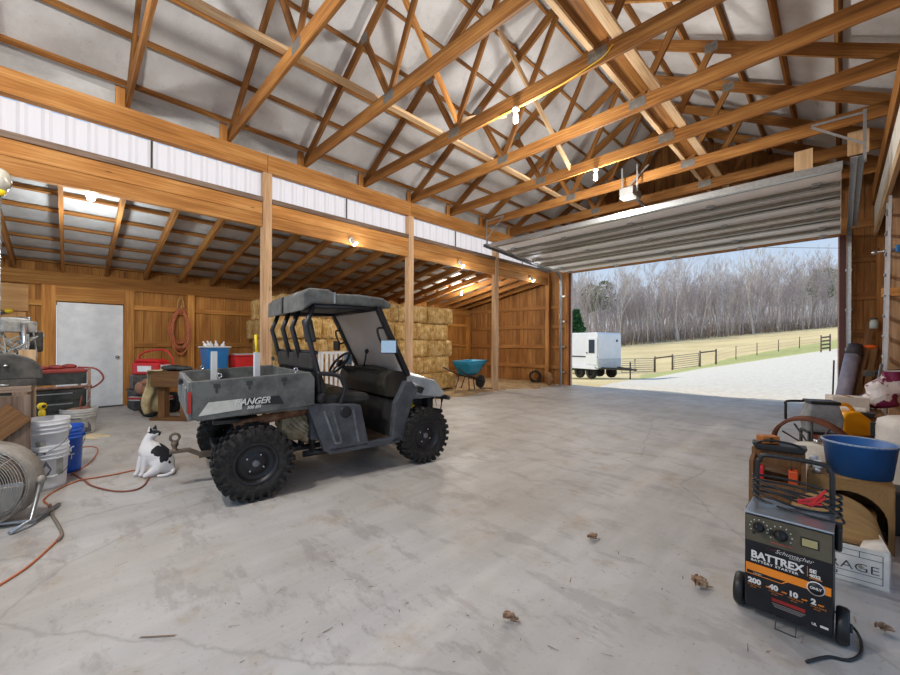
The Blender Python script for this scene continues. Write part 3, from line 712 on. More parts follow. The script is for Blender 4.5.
# --- trailer
M_TW=dirt('trailer_white','e4e6e8','f2f3f4',1,.35,bump=0); M_GLASS=plain('dark_window','20303c',.08,0,.1)
pa=at(592,22.5); pb=at(540,22.9); gz0=(pa.z+at(600,22.5).z)/2
ang=atan2((pa-pb).y,(pa-pb).x)
TRD=V((pa.x-pb.x,pa.y-pb.y,0)).normalized()
t=thing('horse_trailer','white enclosed trailer with a small window parked outside the garage door','trailer',tuple(at(597.5,21.2)-V((cos(YAW-1.03),sin(YAW-1.03),0))*1.2),YAW-1.03)
b=MB(); prof=[(.45,.46),(.45,2.35),(.36,2.43),(-5.4,2.43),(-5.4,.46)]
b.prism([(1.25,.62),(1.25,2.50),(1.15,2.60),(-5.0,2.60),(-5.0,.62)],lambda a,c,d:(a,d,c),0,2.0); b.build('trailer_body',M_TW,t,bevel=.03)
b=MB(); b.box(-5.0,1.22,-.012,-.002,1.20,1.27); b.build('rub_rail',M_DGREY,t)
b=MB(); b.box(.42,1.19,-.025,-.004,.80,2.35); b.build('side_door',M_TW,t,bevel=.01)
b=MB(); b.box(.64,1.02,-.045,-.026,1.45,2.2); b.build('window_pane',M_GLASS,t,bevel=.01)
b=MB(); b.box(.47,.54,-.05,-.025,1.42,1.5); b.build('door_latch',M_DGREY,t)
b=MB(); b.box(-4.8,1.1,-.015,-.003,.62,.68); b.build('bottom_rail',M_GALV,t); b=MB(); b.box(1.251,1.262,.02,1.98,.64,1.15); b.build('stone_guard',plain('guard_grey','bfc4c8',.35),t)
b=MB(); b.lathe([(0,0),(.07,0),(.07,.02),(0,.02)],(1.255,1.6,2.15),(1,0,0),14); b.build('marker_light',M_DGREY,t)
for x in (-.10,.72):
    for y_ in (.12,1.85):
        b=MB(); b.lathe([(.16,-.1),(.30,-.1),(.33,-.07),(.33,.07),(.30,.1),(.16,.1)],(x,y_,.33),(0,1,0),20); b.lathe([(0,-.04),(.17,-.05),(.17,.05),(0,.04)],(x,y_,.33),(0,1,0),14); b.build('wheel',M_RUBBER,t)
b=MB(); b.prism([(-.55,.55),(-.42,.72),(1.02,.72),(1.15,.55)],lambda a,c,d:(a,d,c),-.06,.2); b.build('fender',M_TW,t)
b=MB(); b.bar((1.1,.2,.62),(2.55,1.0,.60),.08,.12); b.bar((1.1,1.8,.62),(2.55,1.0,.60),.08,.12); b.bar((2.45,1.0,.6),(2.85,1.0,.6),.1,.1); b.build('tongue',M_DGREY,t)
b=MB(); b.tube([(2.5,1.0,.02),(2.5,1.0,1.0)],.035,8); b.box(2.43,2.57,.93,1.07,0,.02); b.build('tongue_jack',M_DGREY,t)
# --- gates, braces, fence posts
M_PIPE=plain('gate_pipe','8f8c86',.5,.4)
def pgate(pxa,Da,pxb,Db,label,h=1.35,n=5,mat=None):
    a=at(pxa,Da);c=at(pxb,Db); L=(c-a); L.z=0; W_=L.length
    t=thing('pipe_gate',label,'gate',a,atan2(L.y,L.x),'pipe gates by the field'); dz=c.z-a.z
    b=MB(); b.tube([(0,0,.1),(0,0,h),(W_,0,h+dz),(W_,0,.1+dz)],.035,6,closed=True); b.build('gate_frame',mat or M_PIPE,t)
    for k in range(n):
        z=.1+(h-.1)*(k+1)/(n+1); b=MB(); b.tube([(0,0,z),(W_,0,z+dz)],.025,6); b.build('gate_bar',mat or M_PIPE,t)
def brace(pxa,Da,pxb,Db,label,h=1.45):
    a=at(pxa,Da);c=at(pxb,Db); L=c-a; t=thing('fence_brace',label,'fence',a,0,'wooden fence braces'); 
    for q in (V((0,0,0)),L):
        b=MB(); b.tube([q-V((0,0,.2)),q+V((0,0,h+.1))],[.09,.08],8); b.build('brace_post',W_FENCE,t)
    b=MB(); b.bar(V((0,0,h-.08)),L+V((0,0,h-.08)),.1,.13); b.build('brace_rail',W_FENCE,t)
pgate(622,36,634.5,36.5,'short pipe gate beside the trailer tongue'); pgate(635.5,37,654,38,'pipe gate between the trailer tongue and the first fence brace')
brace(655,38,672.5,38,'wooden fence brace between the two pipe gates'); pgate(674,38,698.5,38,'wide pipe gate between the two wooden fence braces'); brace(700,38,716,38.5,'wooden fence brace at the end of the wire fence')
M_TPOST=plain('rusty_post','6a5a4e',.7)
for px,D,lab in ((736,42,'thin fence post next to the wooden brace'),(757,42.5,'second thin fence post along the grass strip'),(778.5,43,'third thin fence post along the grass strip'),(799.5,43.5,'thin fence post nearest the plank gate')):
    p=at(px,D); b=MB(); b.tube([(0,0,-.2),(0,0,1.3)],.04,6); tag(b.build('fence_post',M_TPOST),lab,'fence post','posts of the wire fence').location=p
p=at(736,42); b=MB()
for z in (.5,.85,1.2):
    b.tube([at(x,D)+V((0,0,z)) for x,D in ((716,39),(736,42),(757,42.5),(778.5,43),(799.5,43.5),(820,42))],.008,4)
tag(b.build('fence_wire',M_PIPE,origin=tuple(p)),'wire strands strung along the thin fence posts','wire')
a=at(821,36); c=at(830,36); L=c-a; t=thing('plank_gate','short weathered plank gate at the edge of the gravel drive','gate',a,0)
for q in (V((0,0,0)),L): b=MB(); b.tube([q-V((0,0,.1)),q+V((0,0,1.6))],.06,6); b.build('gate_post',W_FENCE,t)
for k in range(4): b=MB(); b.bar(V((0,0,.35+k*.34)),L+V((0,0,.35+k*.34)),.05,.15); b.build('gate_plank',W_FENCE,t)
# power line
b=MB(); pts=[atd(690+i*20,246.5+i*.22,40+.3*i) for i in range(9)]; b.tube(pts,.022,5); tag(b.build('power_line',M_DGREY,origin=tuple(pts[0])),'single power line crossing the sky outside the door','wire')
# ------------------------------------------------------------------ text helper
def text_mb(b, body, size, fn, shear=0, align='LEFT', sx=1.0, space=1.0, bold=0, depth=None):
    """letters as flat faces: fn(u,v) maps the text plane to 3D"""
    cu=bpy.data.curves.new('letters','FONT'); cu.body=body; cu.size=size; cu.align_x=align; cu.shear=shear; cu.space_character=space; cu.offset=bold; cu.resolution_u=3
    o=bpy.data.objects.new('letters',cu); COL.objects.link(o); dg=bpy.context.evaluated_depsgraph_get(); ev=o.evaluated_get(dg); me=ev.to_mesh()
    base=len(b.v)
    for v in me.vertices: b.v.append(tuple(fn(v.co.x*sx,v.co.y)))
    for p in me.polygons: b.face([base+i for i in p.vertices])
    ev.to_mesh_clear(); bpy.data.objects.remove(o); bpy.data.curves.remove(cu)
# ------------------------------------------------------------------ utility vehicle
M_UBLK=dirt('vehicle_black_plastic','2b2b2b','403f3d',5,.6,bump=0); M_UGRY=dirt('bed_grey_plastic','515352','70726f',6,.62,bump=.1)
M_SILV=dirt('silver_hood','9aa2a6','b4bbbe',4,.3,bump=0); M_UFRM=plain('vehicle_frame_black','232428',.4,.1,.2); M_PANEL=dirt('side_panel_grey','42454a','585b60',7,.5,bump=0)
M_SEAT=dirt('seat_vinyl','33322f','454440',9,.55,bump=.1); M_ENG=dirt('dusty_engine','8a7a62','b8a98c',14,.8); M_RUST=dirt('rusty_exhaust','6e4a36','a07a5c',12,.8)
M_RIM=plain('dark_rim','2d2d30',.45,.4,.2); M_DASH=dirt('dusty_dash','2a2722','3d372d',5,.6,bump=0); M_RED=plain('red_lens','a8281f',.25); M_YEL=plain('yellow_plastic','e8c81e',.45)
M_MUD=dirt('muddy_floor','54402f','75604a',8,.9)
uv=thing('utility_vehicle','dusty black and silver side-by-side utility vehicle with a cargo bed and roof','utility vehicle',(-3.965,2.06,0),-.125)
YZ=lambda a,c,d:(d,a,c)
# wheels
def wheel(x,y,z,R_,w,label=None):
    sgn=1 if x>0 else -1; b=MB()
    b.lathe([(.165,-w*.42),(.20,-w*.5),(R_-.055,-w*.5),(R_-.025,-w*.42),(R_-.018,-w*.3),(R_-.018,w*.3),(R_-.025,w*.42),(R_-.055,w*.5),(.20,w*.5),(.165,w*.42)],(x,y,z),(1,0,0),40)
    n=26
    for k in range(n):
        a=2*pi*k/n
        for row,(xo,ww,sh) in enumerate(((-.33,.28,0),(0,.30,.5),(.33,.28,0))):
            aa=a+sh*2*pi/n; c=V((x+xo*w,y+cos(aa)*(R_-.012),z+sin(aa)*(R_-.012))); tg=V((0,-sin(aa),cos(aa))); rd=V((0,cos(aa),sin(aa)))
            b.bar(c-tg*.018,c+tg*.018,w*ww,.03,rd,rnd=True)
        for sd in (-1,1):
            c=V((x+sd*w*.49,y+cos(a)*(R_-.045),z+sin(a)*(R_-.045))); tg=V((0,-sin(a),cos(a))); rd=V((0,cos(a),sin(a)))
            b.bar(c-tg*.013,c+tg*.013,.02,.055,rd,rnd=True)
    t=b.build('tyre',M_RUBBER,uv)
    b=MB(); f=w*.46*sgn
    b.lathe([(.175,f*.2),(.178,f*.95),(.165,f),(.150,f*.92),(.142,f*.55),(.10,f*.50),(.085,f*.62),(.05,f*.66),(.0,f*.66)],(x,y,z),(1,0,0),32); b.lathe([(.172,-f*.9),(.172,f*.5)],(x,y,z),(1,0,0),28)
    r=b.build('rim',M_RIM,uv)
    b=MB(); b.lathe([(.0,f*.6),(.032,f*.6),(.030,f*.78),(.02,f*.85),(.0,f*.85)],(x,y,z),(1,0,0),14); o=b.build('hub_cap',plain('hub_grey','77777a',.5),uv); o.parent=r
    for k in range(4):
        a=pi/4*1.25+k*pi/2; b=MB(); b.lathe([(.0,f*.5),(.011,f*.5),(.011,f*.66),(.0,f*.68)],(x,y+.075*cos(a),z+.075*sin(a)),(1,0,0),8); o=b.build('lug_nut',M_CHROME,uv); o.parent=r
wheel(.62,-.88,.305,.305,.25); wheel(-.60,-.88,.305,.305,.25); wheel(.62,.81,.295,.295,.21); wheel(-.60,.81,.295,.295,.21)
# underbody
b=MB()
for x in (-.36,.36):
    b.tube([(x,-.62,.36),(x,-.5,.29),(x,.45,.28),(x,.75,.42),(x,1.0,.45)],.028,8); b.tube([(x,-1.15,.62),(x,-.62,.60),(x,-.55,.36)],.025,8)
    b.tube([(x,-.42,.30),(x,-.40,.70)],.03,8)
b.tube([(.50,-.44,.26),(.50,-.10,.26)],.03,8); b.tube([(.50,-.36,.25),(.50,-.36,.76)],.03,8)
for y in (-.45,.0,.45,.95): b.tube([(-.4,y,.3),(.4,y,.3)],.022,8)
for y,z in ((-.88,.305),(.81,.295)):
    b.tube([(-.58,y,z),(.58,y,z)],.03,8)
    for s in (-1,1): b.bar((s*.2,y-.1,z+.02),(s*.52,y,z-.04),.04,.03); b.bar((s*.2,y+.14,z+.18),(s*.5,y+.02,z+.10),.03,.03)
b.box(-.35,.35,-1.1,-.5,.28,.34); b.build('chassis',M_UFRM,uv)
for x in (-.40,.40):
    for y,z0 in ((-.86,.34),(.80,.36)):
        b=MB(); pts=[(x+.02*cos(k*1.05),y+.045*sin(k*1.05)*1,z0+.006*k) for k in range(40)]; b.tube(pts,.009,5); b.tube([(x,y,z0-.05),(x,y,z0+.30)],.018,8); b.build('shock_absorber',M_YEL if y>0 else M_UFRM,uv)
b=MB(); b.ell((.36,-.44,.50),.15,.20,.13,18,12); b.ell((.42,-.34,.44),.09,.13,.11,16,10); b.ell((.22,-.30,.50),.2,.2,.14,16,10); b.box(.2,.46,-.62,-.40,.50,.60)
for k in range(5): b.tube(lines([(.44,-.62+.05*k,.62),(.52,-.55+.05*k,.52),(.50,-.42+.04*k,.44),(.44,-.34,.36)]),.012,6)
b.build('engine',M_ENG,uv,bevel=.01)
b=MB(); b.tube(lines([(.42,-1.0,.575),(.44,-.85,.60),(.46,-.5,.655),(.46,-.20,.68)]),[.03]*4+[.042]*10+[.03]*5,10); b.build('exhaust',M_RUST,uv)
# hitch
b=MB(); b.box(-.045,.045,-1.12,-.88,.24,.31); b.build('hitch_receiver',M_DGREY,uv,bevel=.006)
b=MB(); b.bar((0,-1.05,.275),(0,-1.22,.27),.05,.05); b.bar((0,-1.20,.27),(0,-1.30,.33),.06,.03); b.bar((0,-1.28,.33),(0,-1.44,.33),.07,.022); b.lathe([(.03,0),(.018,.015),(.018,.03),(.03,.05),(.028,.075),(.0,.085)],(0,-1.40,.34),n=14); b.tube([(.0,-1.40+.034*cos(a),.455+.034*sin(a)) for a in [k*pi/6 for k in range(12)]],.011,8,closed=True); b.build('tow_ball_mount',plain('rusted_steel','77695c',.6,.5),uv)
# cargo bed
b=MB(); T_=.035
side=[(-1.32,.72),(-1.33,1.00),(-.44,1.04),(-.40,.98),(-.40,.74),(-1.28,.695)]
b.prism(side,YZ,.66,.70); b.prism(side,YZ,-.70,-.66)
b.box(-.66,.66,-.45,-.42,.72,1.03); b.box(-.66,.66,-1.30,-.42,.70,.74); b.build('cargo_bed',M_UGRY,uv,bevel=.008)
b=MB(); b.box(-.665,.665,-1.345,-1.305,.70,.995); 
for k in range(4): b.box(-.6+.32*k,-.38+.32*k,-1.355,-1.34,.76,.94)
tg=b.build('tailgate',dirt('tailgate_plastic','66696a','858887',8,.6,bump=0),uv,bevel=.006)
b=MB(); b.box(-.10,.10,-1.375,-1.35,.93,.97); o=b.build('tailgate_latch',M_BLACK,uv); o.parent=tg
for x in (-.685,.685): b=MB(); b.box(x-.02,x+.02,-1.35,-1.325,.76,.92); b.build('tail_light',M_RED,uv)
for y,z in ((-1.16,.965),(-.93,.975),(-.66,.99)): b=MB(); b.box(.695,.704,y-.022,y+.022,z-.022,z+.012); b.box(.695,.703,y-.008,y+.008,z-.06,z-.02); b.build('tie_slot',plain('slot_grey','3a3b3b',.6),uv)
for x,y,z in ((.68,-1.14,1.02),(-.68,-1.14,1.015),(.68,-.56,1.045)): b=MB(); b.tube([(x,y+.016*cos(a),z+.018+.016*sin(a)) for a in [k*pi/6 for k in range(12)]],.0055,6,closed=True); b.tube([(x,y,z-.02),(x,y,z+.005)],.006,6); b.build('tie_ring',M_CHROME,uv)
M_DECAL=dirt('silver_decal','c4c4ba','d8d8d0',6,.4,bump=0)
b=MB(); b.prism([(-1.28,.735),(-1.215,.835),(-.98,.845),(-.985,.76)],YZ,.7005,.7025)
for k in range(3): b.m=0
b.prism([(-1.06,.79),(-.93,.846),(-.70,.85),(-.66,.775)],YZ,.7003,.7012); o=b.build('bed_decal',[M_DECAL,M_BLACK],uv)
me=o.data
for p in me.polygons[6:]: p.material_index=1
b=MB(); ty,tz=-1.04,.792; dn=V((1,.045)); 
text_mb(b,'RANGER',.072,lambda u,v:(.7035,ty+u,tz+v+.02*u),shear=.35,sx=.95,bold=.002); b.build('decal_lettering',plain('decal_white','e2e2dc',.4),uv)
b=MB(); text_mb(b,'RANGER',.072,lambda u,v:(.7045,ty+.004+u,tz-.003+v+.02*u),shear=.35,sx=.95,bold=-.0025); b.build('decal_lettering',M_BLACK,uv)
b=MB(); text_mb(b,'500 EFI',.036,lambda u,v:(.7038,ty+.09+u,tz-.034+v+.02*u),shear=.35,sx=.95,bold=.001); b.build('decal_lettering',plain('decal_white','e2e2dc',.4),uv)
# cab
b=MB(); sp=[(-.46,.74),(-.30,.30),(-.26,.275),(.15,.28),(.06,.69),(.0,.71),(-.38,.75)]
for s in (1,-1): b.prism(sp,YZ,s*.60,s*.68)
b.box(-.60,.60,-.40,.05,.40,.70); pn=b.build('seat_base_panel',M_PANEL,uv,bevel=.015)
for s in (1,-1):
    b=MB()
    for (a1,c1,a2,c2) in ((-.31,.67,-.20,.36),(-.23,.66,-.14,.36),(-.03,.66,.03,.34)): b.bar((s*.684,a1,c1),(s*.684,a2,c2),.02,.018,(1,0,0))
    b.bar((s*.684,-.20,.36),(s*.684,-.14,.36),.02,.018,(1,0,0)); o=b.build('panel_rib',dirt('scuffed_edge','5a5d60','7d8083',9,.5,bump=0),uv); o.parent=pn
b=MB(); b.lathe([(.0,-.02),(.055,-.02),(.055,.004),(.045,.010),(.030,.008),(.0,.010)],(.682,-.10,.645),(1,0,0),20); o=b.build('fuel_cap',M_BLACK,uv); o.parent=pn
b=MB(); fp=[(.40,.27),(.53,.285),(.59,.5),(.66,.70),(.72,.80),(.64,.90),(.56,.90),(.44,.68)]
for s in (1,-1):
    b=MB(); b.prism(fp,YZ,s*.60,s*.68); b.build('front_fender',M_PANEL,uv,bevel=.012)

b=MB(); b.box(-.60,.60,.10,.55,.28,.315); b.build('foot_well_floor',M_MUD,uv,bevel=.006)
for s in (1,-1): b=MB(); b.box(s*.64-.04,s*.64+.04,-.26,.50,.262,.325); b.build('rocker_panel',M_PANEL,uv,bevel=.01)
b=MB(); b.prism([(.42,.31),(.46,.70),(.62,.72),(.62,.31)],YZ,-.60,.60); b.build('firewall',M_UBLK,uv)
for x in (-.42,-.30): b=MB(); b.bar((x,.42,.52),(x,.36,.40),.05,.012); b.build('pedal',M_DGREY,uv)
for x in (.3,-.3):
    b=MB(); b.prism([(-.30,.70),(-.31,.80),(-.2,.815),(.16,.80),(.21,.76),(.19,.71)],YZ,x-.29,x+.29); b.build('seat_cushion',M_SEAT,uv,bevel=.03,seg=3)
    b=MB(); b.prism([(-.30,.80),(-.40,1.14),(-.345,1.16),(-.22,.82)],YZ,x-.27,x+.27); b.build('seat_back',M_SEAT,uv,bevel=.025,seg=3)
b=MB(); b.prism([(-.37,1.30),(-.41,1.53),(-.36,1.535),(-.31,1.31)],YZ,.30,.50); b.build('head_rest',M_SEAT,uv,bevel=.02)
b=MB(); b.box(-.62,.62,-.40,-.375,1.06,1.20); b.build('back_panel',M_UBLK,uv,bevel=.006)
for x in (.63,.19,-.16,-.63):
    lo=.70 if abs(x)>.5 else 1.04
    b=MB(); b.tube([(x,-.33,lo),(x,-.355,1.05),(x*.995,-.46,1.45),(x*.97,-.39,1.64)],.025,8); b.build('cage_bar',M_UFRM,uv)
b=MB(); b.tube([(-.63,-.36,1.05),(.63,-.36,1.05)],.022,8); b.tube([(-.63,-.365,1.21),(.63,-.365,1.21)],.02,8); b.tube([(-.6,-.39,1.64),(.6,-.39,1.64)],.025,8); b.tube([(-.6,.28,1.66),(.6,.28,1.66)],.025,8)
for s in (1,-1): b.tube([(s*.61,-.39,1.64),(s*.61,.28,1.66)],.025,8)
b.build('cage_crossbar',M_UFRM,uv)
b=MB(); b.ell((.66,-.33,.79),.03,.05,.05,10,8); b.build('cage_mount',M_BLACK,uv)
for s in (1,-1): 
    b=MB(); b.bar((s*.61,.26,1.67),(s*.62,.62,.95),.075,.05,(0,1,.5)); b.build('windshield_pillar',M_UFRM,uv,bevel=.01)
    b=MB(); b.tube(lines([(s*.64,-.36,1.02),(s*.65,-.2,1.0),(s*.655,-.13,.96),(s*.655,-.10,.86),(s*.64,-.14,.72)]),.02,8); b.build('hip_guard',M_UFRM,uv)
    b=MB(); b.tube(lines([(s*.585,.34,1.46),(s*.575,.28,1.44),(s*.575,.33,1.30),(s*.585,.40,1.31)],4),.012,6); b.build('grab_handle',M_UFRM,uv)
M_SCR=NT('dusty_windshield'); t_=M_SCR; tr=t_.n('ShaderNodeBsdfTransparent'); tr.inputs[0].default_value=(.92,.9,.88,1); tc=t_.n('ShaderNodeTexCoord'); n_=t_.noise(tc,'Object',5,5,.6); r_=t_.ramp(n_,0,[(.3,(.76,.76,.76,1)),(.7,(.88,.88,.88,1))]); mx=t_.n('ShaderNodeMixShader'); t_.l(r_,0,mx,0); t_.l(tr,0,mx,1)
t_.b.inputs['Base Color'].default_value=lin('d2cac4'); t_.set(Roughness=.25); t_.l(t_.b,0,mx,2); t_.l(mx,0,t_.out,0); M_SCR=t_.m
b=MB(); b.prism([(.275,1.645),(.60,.99),(.606,.993),(.281,1.648)],YZ,-.575,.575); b.build('windshield',M_SCR,uv)
b=MB(); rp=[(-.50,1.585),(-.50,1.75),(-.44,1.80),(-.26,1.80),(-.20,1.765),(.05,1.775),(.30,1.76),(.40,1.71),(.385,1.655),(.30,1.67),(-.2,1.665),(-.40,1.66)]
b.prism(rp,YZ,-.66,.66); b.build('roof',M_UGRY,uv,bevel=.02,seg=3)
b=MB()
for x in (-.3,.0,.3): b.box(x-.10,x+.10,-.16,.26,1.765,1.79)
b.build('roof_rib',M_UGRY,uv,bevel=.012)
b=MB(); b.box(.655,.668,-.215,-.20,1.67,1.775); b.build('roof_clip',M_GALV,uv)
b=MB(); b.box(-.02,.02,-.512,-.495,1.6,1.76); b.build('roof_clip',M_BLACK,uv)
b=MB(); b.prism([(.38,.74),(.33,.86),(.36,.97),(.44,1.015),(.62,.99),(.64,.70)],YZ,-.61,.61); b.ell((.0,.47,1.005),.45,.08,.04,20,8); b.build('dashboard',M_DASH,uv,bevel=.02)
b=MB(); c=V((-.34,.24,1.06)); ax=V((0,-.75,.66)).normalized(); e1=V((1,0,0)); e2=ax.cross(e1); b.tube([c+(e1*cos(a)+e2*sin(a))*.155 for a in [k*pi/14 for k in range(28)]],.016,8,closed=True)
for a in (.3,2.84,4.71): b.bar(c,c+(e1*cos(a)+e2*sin(a))*.15,.03,.012,ax)
b.lathe([(.0,-.03),(.05,-.03),(.045,.015),(.0,.02)],c,ax,16); b.tube([c-ax*.02,c-ax*.26],.025,8); b.build('steering_wheel',M_BLACK,uv)
b=MB(); b.tube([(0,.40,1.02),(0,.43,1.19)],.009,6); b.ell((0,.435,1.205),.025,.025,.03,10,8); b.build('shift_lever',M_BLACK,uv)
b=MB(); b.box(-.62,-.52,.40,.48,1.02,1.16); b.build('bottle_in_holder',plain('pale_blue','9db4c4',.3),uv,bevel=.02)
# hood
b=MB()
def hood(u,v):
    x=(u-.5)*2; y=.58+v*.62; w=lerp(.62,.50,v**1.5); zt=lerp(1.01,.83,v**1.3); 
    edge=abs(x)**5; z=zt+.03*(1-x*x)-edge*.14-(.0 if v<.85 else (v-.85)*1.1); y2=y-abs(x)**3*.10*v
    return (x*w,y2,z)
b.grid(24,16,hood)
for s in (1,-1): b.prism([(.58,.80),(.60,.97),(1.02,.88),(1.16,.72),(1.10,.68),(.78,.72)],YZ,s*.40,s*.57)
b.box(-.44,.44,.6,1.12,.66,.78); b.build('hood',M_SILV,uv,bevel=.012)
for s in (1,-1):
    b=MB(); b.ell((s*.46,1.06,.775),.10,.06,.05,14,8); b.build('headlight',plain('clear_lens','dfe6ea',.1),uv)
    b=MB(); b.prism([(.66,.80),(.70,.86),(.86,.80),(.82,.74)],YZ,s*.578,s*.592); b.build('hood_vent',M_UBLK,uv)
b=MB(); b.box(-.42,.42,1.02,1.10,.42,.68); b.box(-.3,.3,.7,1.05,.38,.66); b.build('front_grille',M_UBLK,uv,bevel=.01)
b=MB()
for x in (.28,-.28): b.tube([(x,1.05,.40),(x,1.30,.42),(x,1.34,.62),(x,1.05,.66)],.025,8)
b.tube(lines([(-.50,1.22,.66),(-.35,1.34,.63),(.35,1.34,.63),(.50,1.22,.66)]),.028,8); b.tube([(-.28,1.32,.45),(.28,1.32,.45)],.025,8); b.build('brush_guard',M_UFRM,uv)
b=MB(); b.tube([(.62,.38,1.28),(.70,.36,1.27)],.012,6); b.build('mirror_arm',M_BLACK,uv)
RM=Matrix.Translation((.70,.35,1.265))@Matrix.Rotation(.85,4,'Z')
b=MB(); b.box(-.085,.085,-.015,.02,-.07,.07); m_=b.build('mirror',M_BLACK,uv,bevel=.012,xf=RM)
b=MB(); b.box(-.076,.076,-.024,-.0155,-.061,.061); o=b.build('mirror_glass',plain('mirror_glass','a9c2d8',.08,.75,.02),uv,xf=RM); o.parent=m_
b=MB(); b.box(-.84,-.66,.345,.375,1.20,1.33); b.build('mirror',M_BLACK,uv,bevel=.012)
b=MB(); b.box(-.62,.62,-1.3,-.5,.735,.742)
b.build('bed_dirt',M_MUD,uv)
def uvp(x,y,z):
    c,s=cos(-.125),sin(-.125); return V((-3.965+c*x-s*y,2.06+s*x+c*y,z))
p=uvp(.30,-.80,.75); b=MB(); b.box(-.022,.022,-.022,.022,0,.46)
t=thing('marker_stake','white square stake with a yellow tip standing in the cargo bed','stake',tuple(p)); b.build('stake_tube',M_WHITE,t)
b=MB(); b.tube([(-.0,0,.45),(-.025,.0,.62)],.014,8); b.build('stake_tip',M_YEL,t)
# ------------------------------------------------------------------ straw bales
M_STRAW=NT('straw'); t_=M_STRAW; tc=t_.n('ShaderNodeTexCoord'); n1=t_.noise(tc,'Object',1,5,.7,(60,60,6)); n2=t_.noise(tc,'Object',7,4,.6); q=t_.math('ADD',(n1,0),(n2,0)); q2=t_.math('MULTIPLY',(q,0),.5)
r_=t_.ramp(q2,0,[(.32,'7d5b2d'),(.45,'c0944f'),(.56,'e6c586'),(.66,'f7e6ba')]); at_=t_.n('ShaderNodeAttribute',attribute_name='tint'); mx=t_.mix(1,(r_,0),(at_,'Fac'),'MULTIPLY'); oi=t_.n('ShaderNodeObjectInfo'); mr=t_.n('ShaderNodeMapRange'); mr.inputs[3].default_value=.8; mr.inputs[4].default_value=1.12; hs=t_.n('ShaderNodeHueSaturation'); t_.l(oi,'Random',mr,0); t_.l(mr,0,hs,'Value'); t_.l(mx,2,hs,'Color'); t_.l(hs,0,t_.b,'Base Color'); t_.set(Roughness=.9); t_.bump(n1,0,.9,.03); M_STRAW=t_.m
M_BLADE=dirt('straw_blades','b08a4c','e8d19b',9,.9,bump=0)
BL,BW,BH=.92,.46,.445
def bale():
    R=random.Random(3); t=thing('straw_bale','x','bale'); b=MB(); n=30; m=8
    def pt(a,s):  # a along the length, s around the section 0..1
        per=[(-.5,0),(.5,0),(.5,1),(-.5,1)]; q=(s%1)*4; i=int(q); f=q-i; p0=per[i];p1=per[(i+1)%4]; x=lerp(p0[0],p1[0],f); z=lerp(p0[1],p1[1],f)
        end=1-max(0,abs(a-.5)*2-.93)*1.1; fl=1+.030*sin(a*n*1.5)+.02*sin(a*53+s*19)+.012*sin(s*47+a*31)
        cx=1-.10*(abs(f-.5)*2)**6
        return (x*BW*end*fl*cx,(a-.5)*BL,(.5+(z-.5)*end*fl*cx*1.0)*BH)
    b.grid(60,32,lambda u,v:pt(u,v))
    for e in (0,1):
        c=len(b.v); b.v.append((0,(e-.5)*BL*1.01,BH/2)); ring=[len(b.v)+k for k in range(32)]
        for k in range(32): b.v.append(pt(e,k/32))
        for k in range(32): b.face((c,ring[k],ring[(k+1)%32]) if e==0 else (c,ring[(k+1)%32],ring[k]))
    b.build('packed_straw',M_STRAW,t)
    b=MB()
    for k in range(420):
        s=R.random(); a=R.random(); p=V(pt(a,s)); out=V((p.x,0,p.z-BH/2)).normalized(); d=(V((0,R.gauss(0,.5),R.gauss(-.2,.8)))+out*R.uniform(.05,.5)).normalized()*R.uniform(.04,.13); w=V((0,1,0)).cross(d).normalized()*.0035 if abs(d.normalized().y)<.9 else V((0,0,.0035))
        b.t=R.uniform(.7,1.25); q=p+out*.004
        if min(q.z,(q+d).z)<.004: d.z=abs(d.z)
        b.tri([q-w,q+w,q+d+w*.3,q+d-w*.3])
    b.build('loose_straw',M_BLADE,t)['kind']='stuff'
    for y in (-.2,.2):
        b=MB(); b.tube([V(pt(.5+y/BL,s/16)) for s in range(16)],.004,4,closed=True); b.build('twine',plain('twine','b98a55',.8),t)
    return t
bl0=bale(); RB=random.Random(11); first=True
LN=['bottom layer','second layer up','middle layer','fourth layer up','top layer']
def put(x,y,z,rz,lab):
    global first
    z+=.004
    if first: bl0.location=(x,y,z); bl0.rotation_euler=(0,0,rz); tag(bl0,lab,group='straw bales in the stack'); first=False
    else: dup(bl0,(x,y,z),rz,lab,'straw bales in the stack')
for L in range(5):
    z=.05+L*BH
    for k in range(5):
        y=7.72-BL/2-k*(BL+.02)-(.14 if L%2 else 0)+(0 if L else .05); x=-7.72-BW/2-(0 if L else -.12)+RB.uniform(-.03,.03)
        put(x,y,z,RB.uniform(-.015,.015)+(pi if (k+L)%2 else 0),'straw bale, %s, %s from the wheelbarrow end of the stack'%(LN[L],ORD[k]))
    for k in range(5):
        x=-8.48-k*(BW+.025)+(0 if L%2 else -.03)
        if x-BW/2>XL+.2: put(x,3.55+RB.uniform(-.03,.03)-(.0 if L%2 else .05),z,RB.uniform(-.01,.01),'straw bale, %s, %s in from the cab side corner'%(LN[L],ORD[k]))
# far lean-to bits
b=MB(); R=random.Random(8)
for k in range(1500):
    y=R.uniform(3.4,11.0); x=R.uniform(XL+.3,edge_x(y)+.35); p=V((x,y,.055 if x<edge_x(y)-.1 else .006)); a=R.uniform(0,6.28); L=R.uniform(.05,.16); d=V((cos(a),sin(a),R.uniform(0,.25)))*L; w=V((-sin(a),cos(a),0))*.004; b.t=R.uniform(.7,1.25); b.tri([p-w,p+w,p+d+w,p+d-w])
tag(b.build('straw_litter',M_BLADE),'loose straw scattered over the dirt floor of the lean-to','straw',kind='stuff')
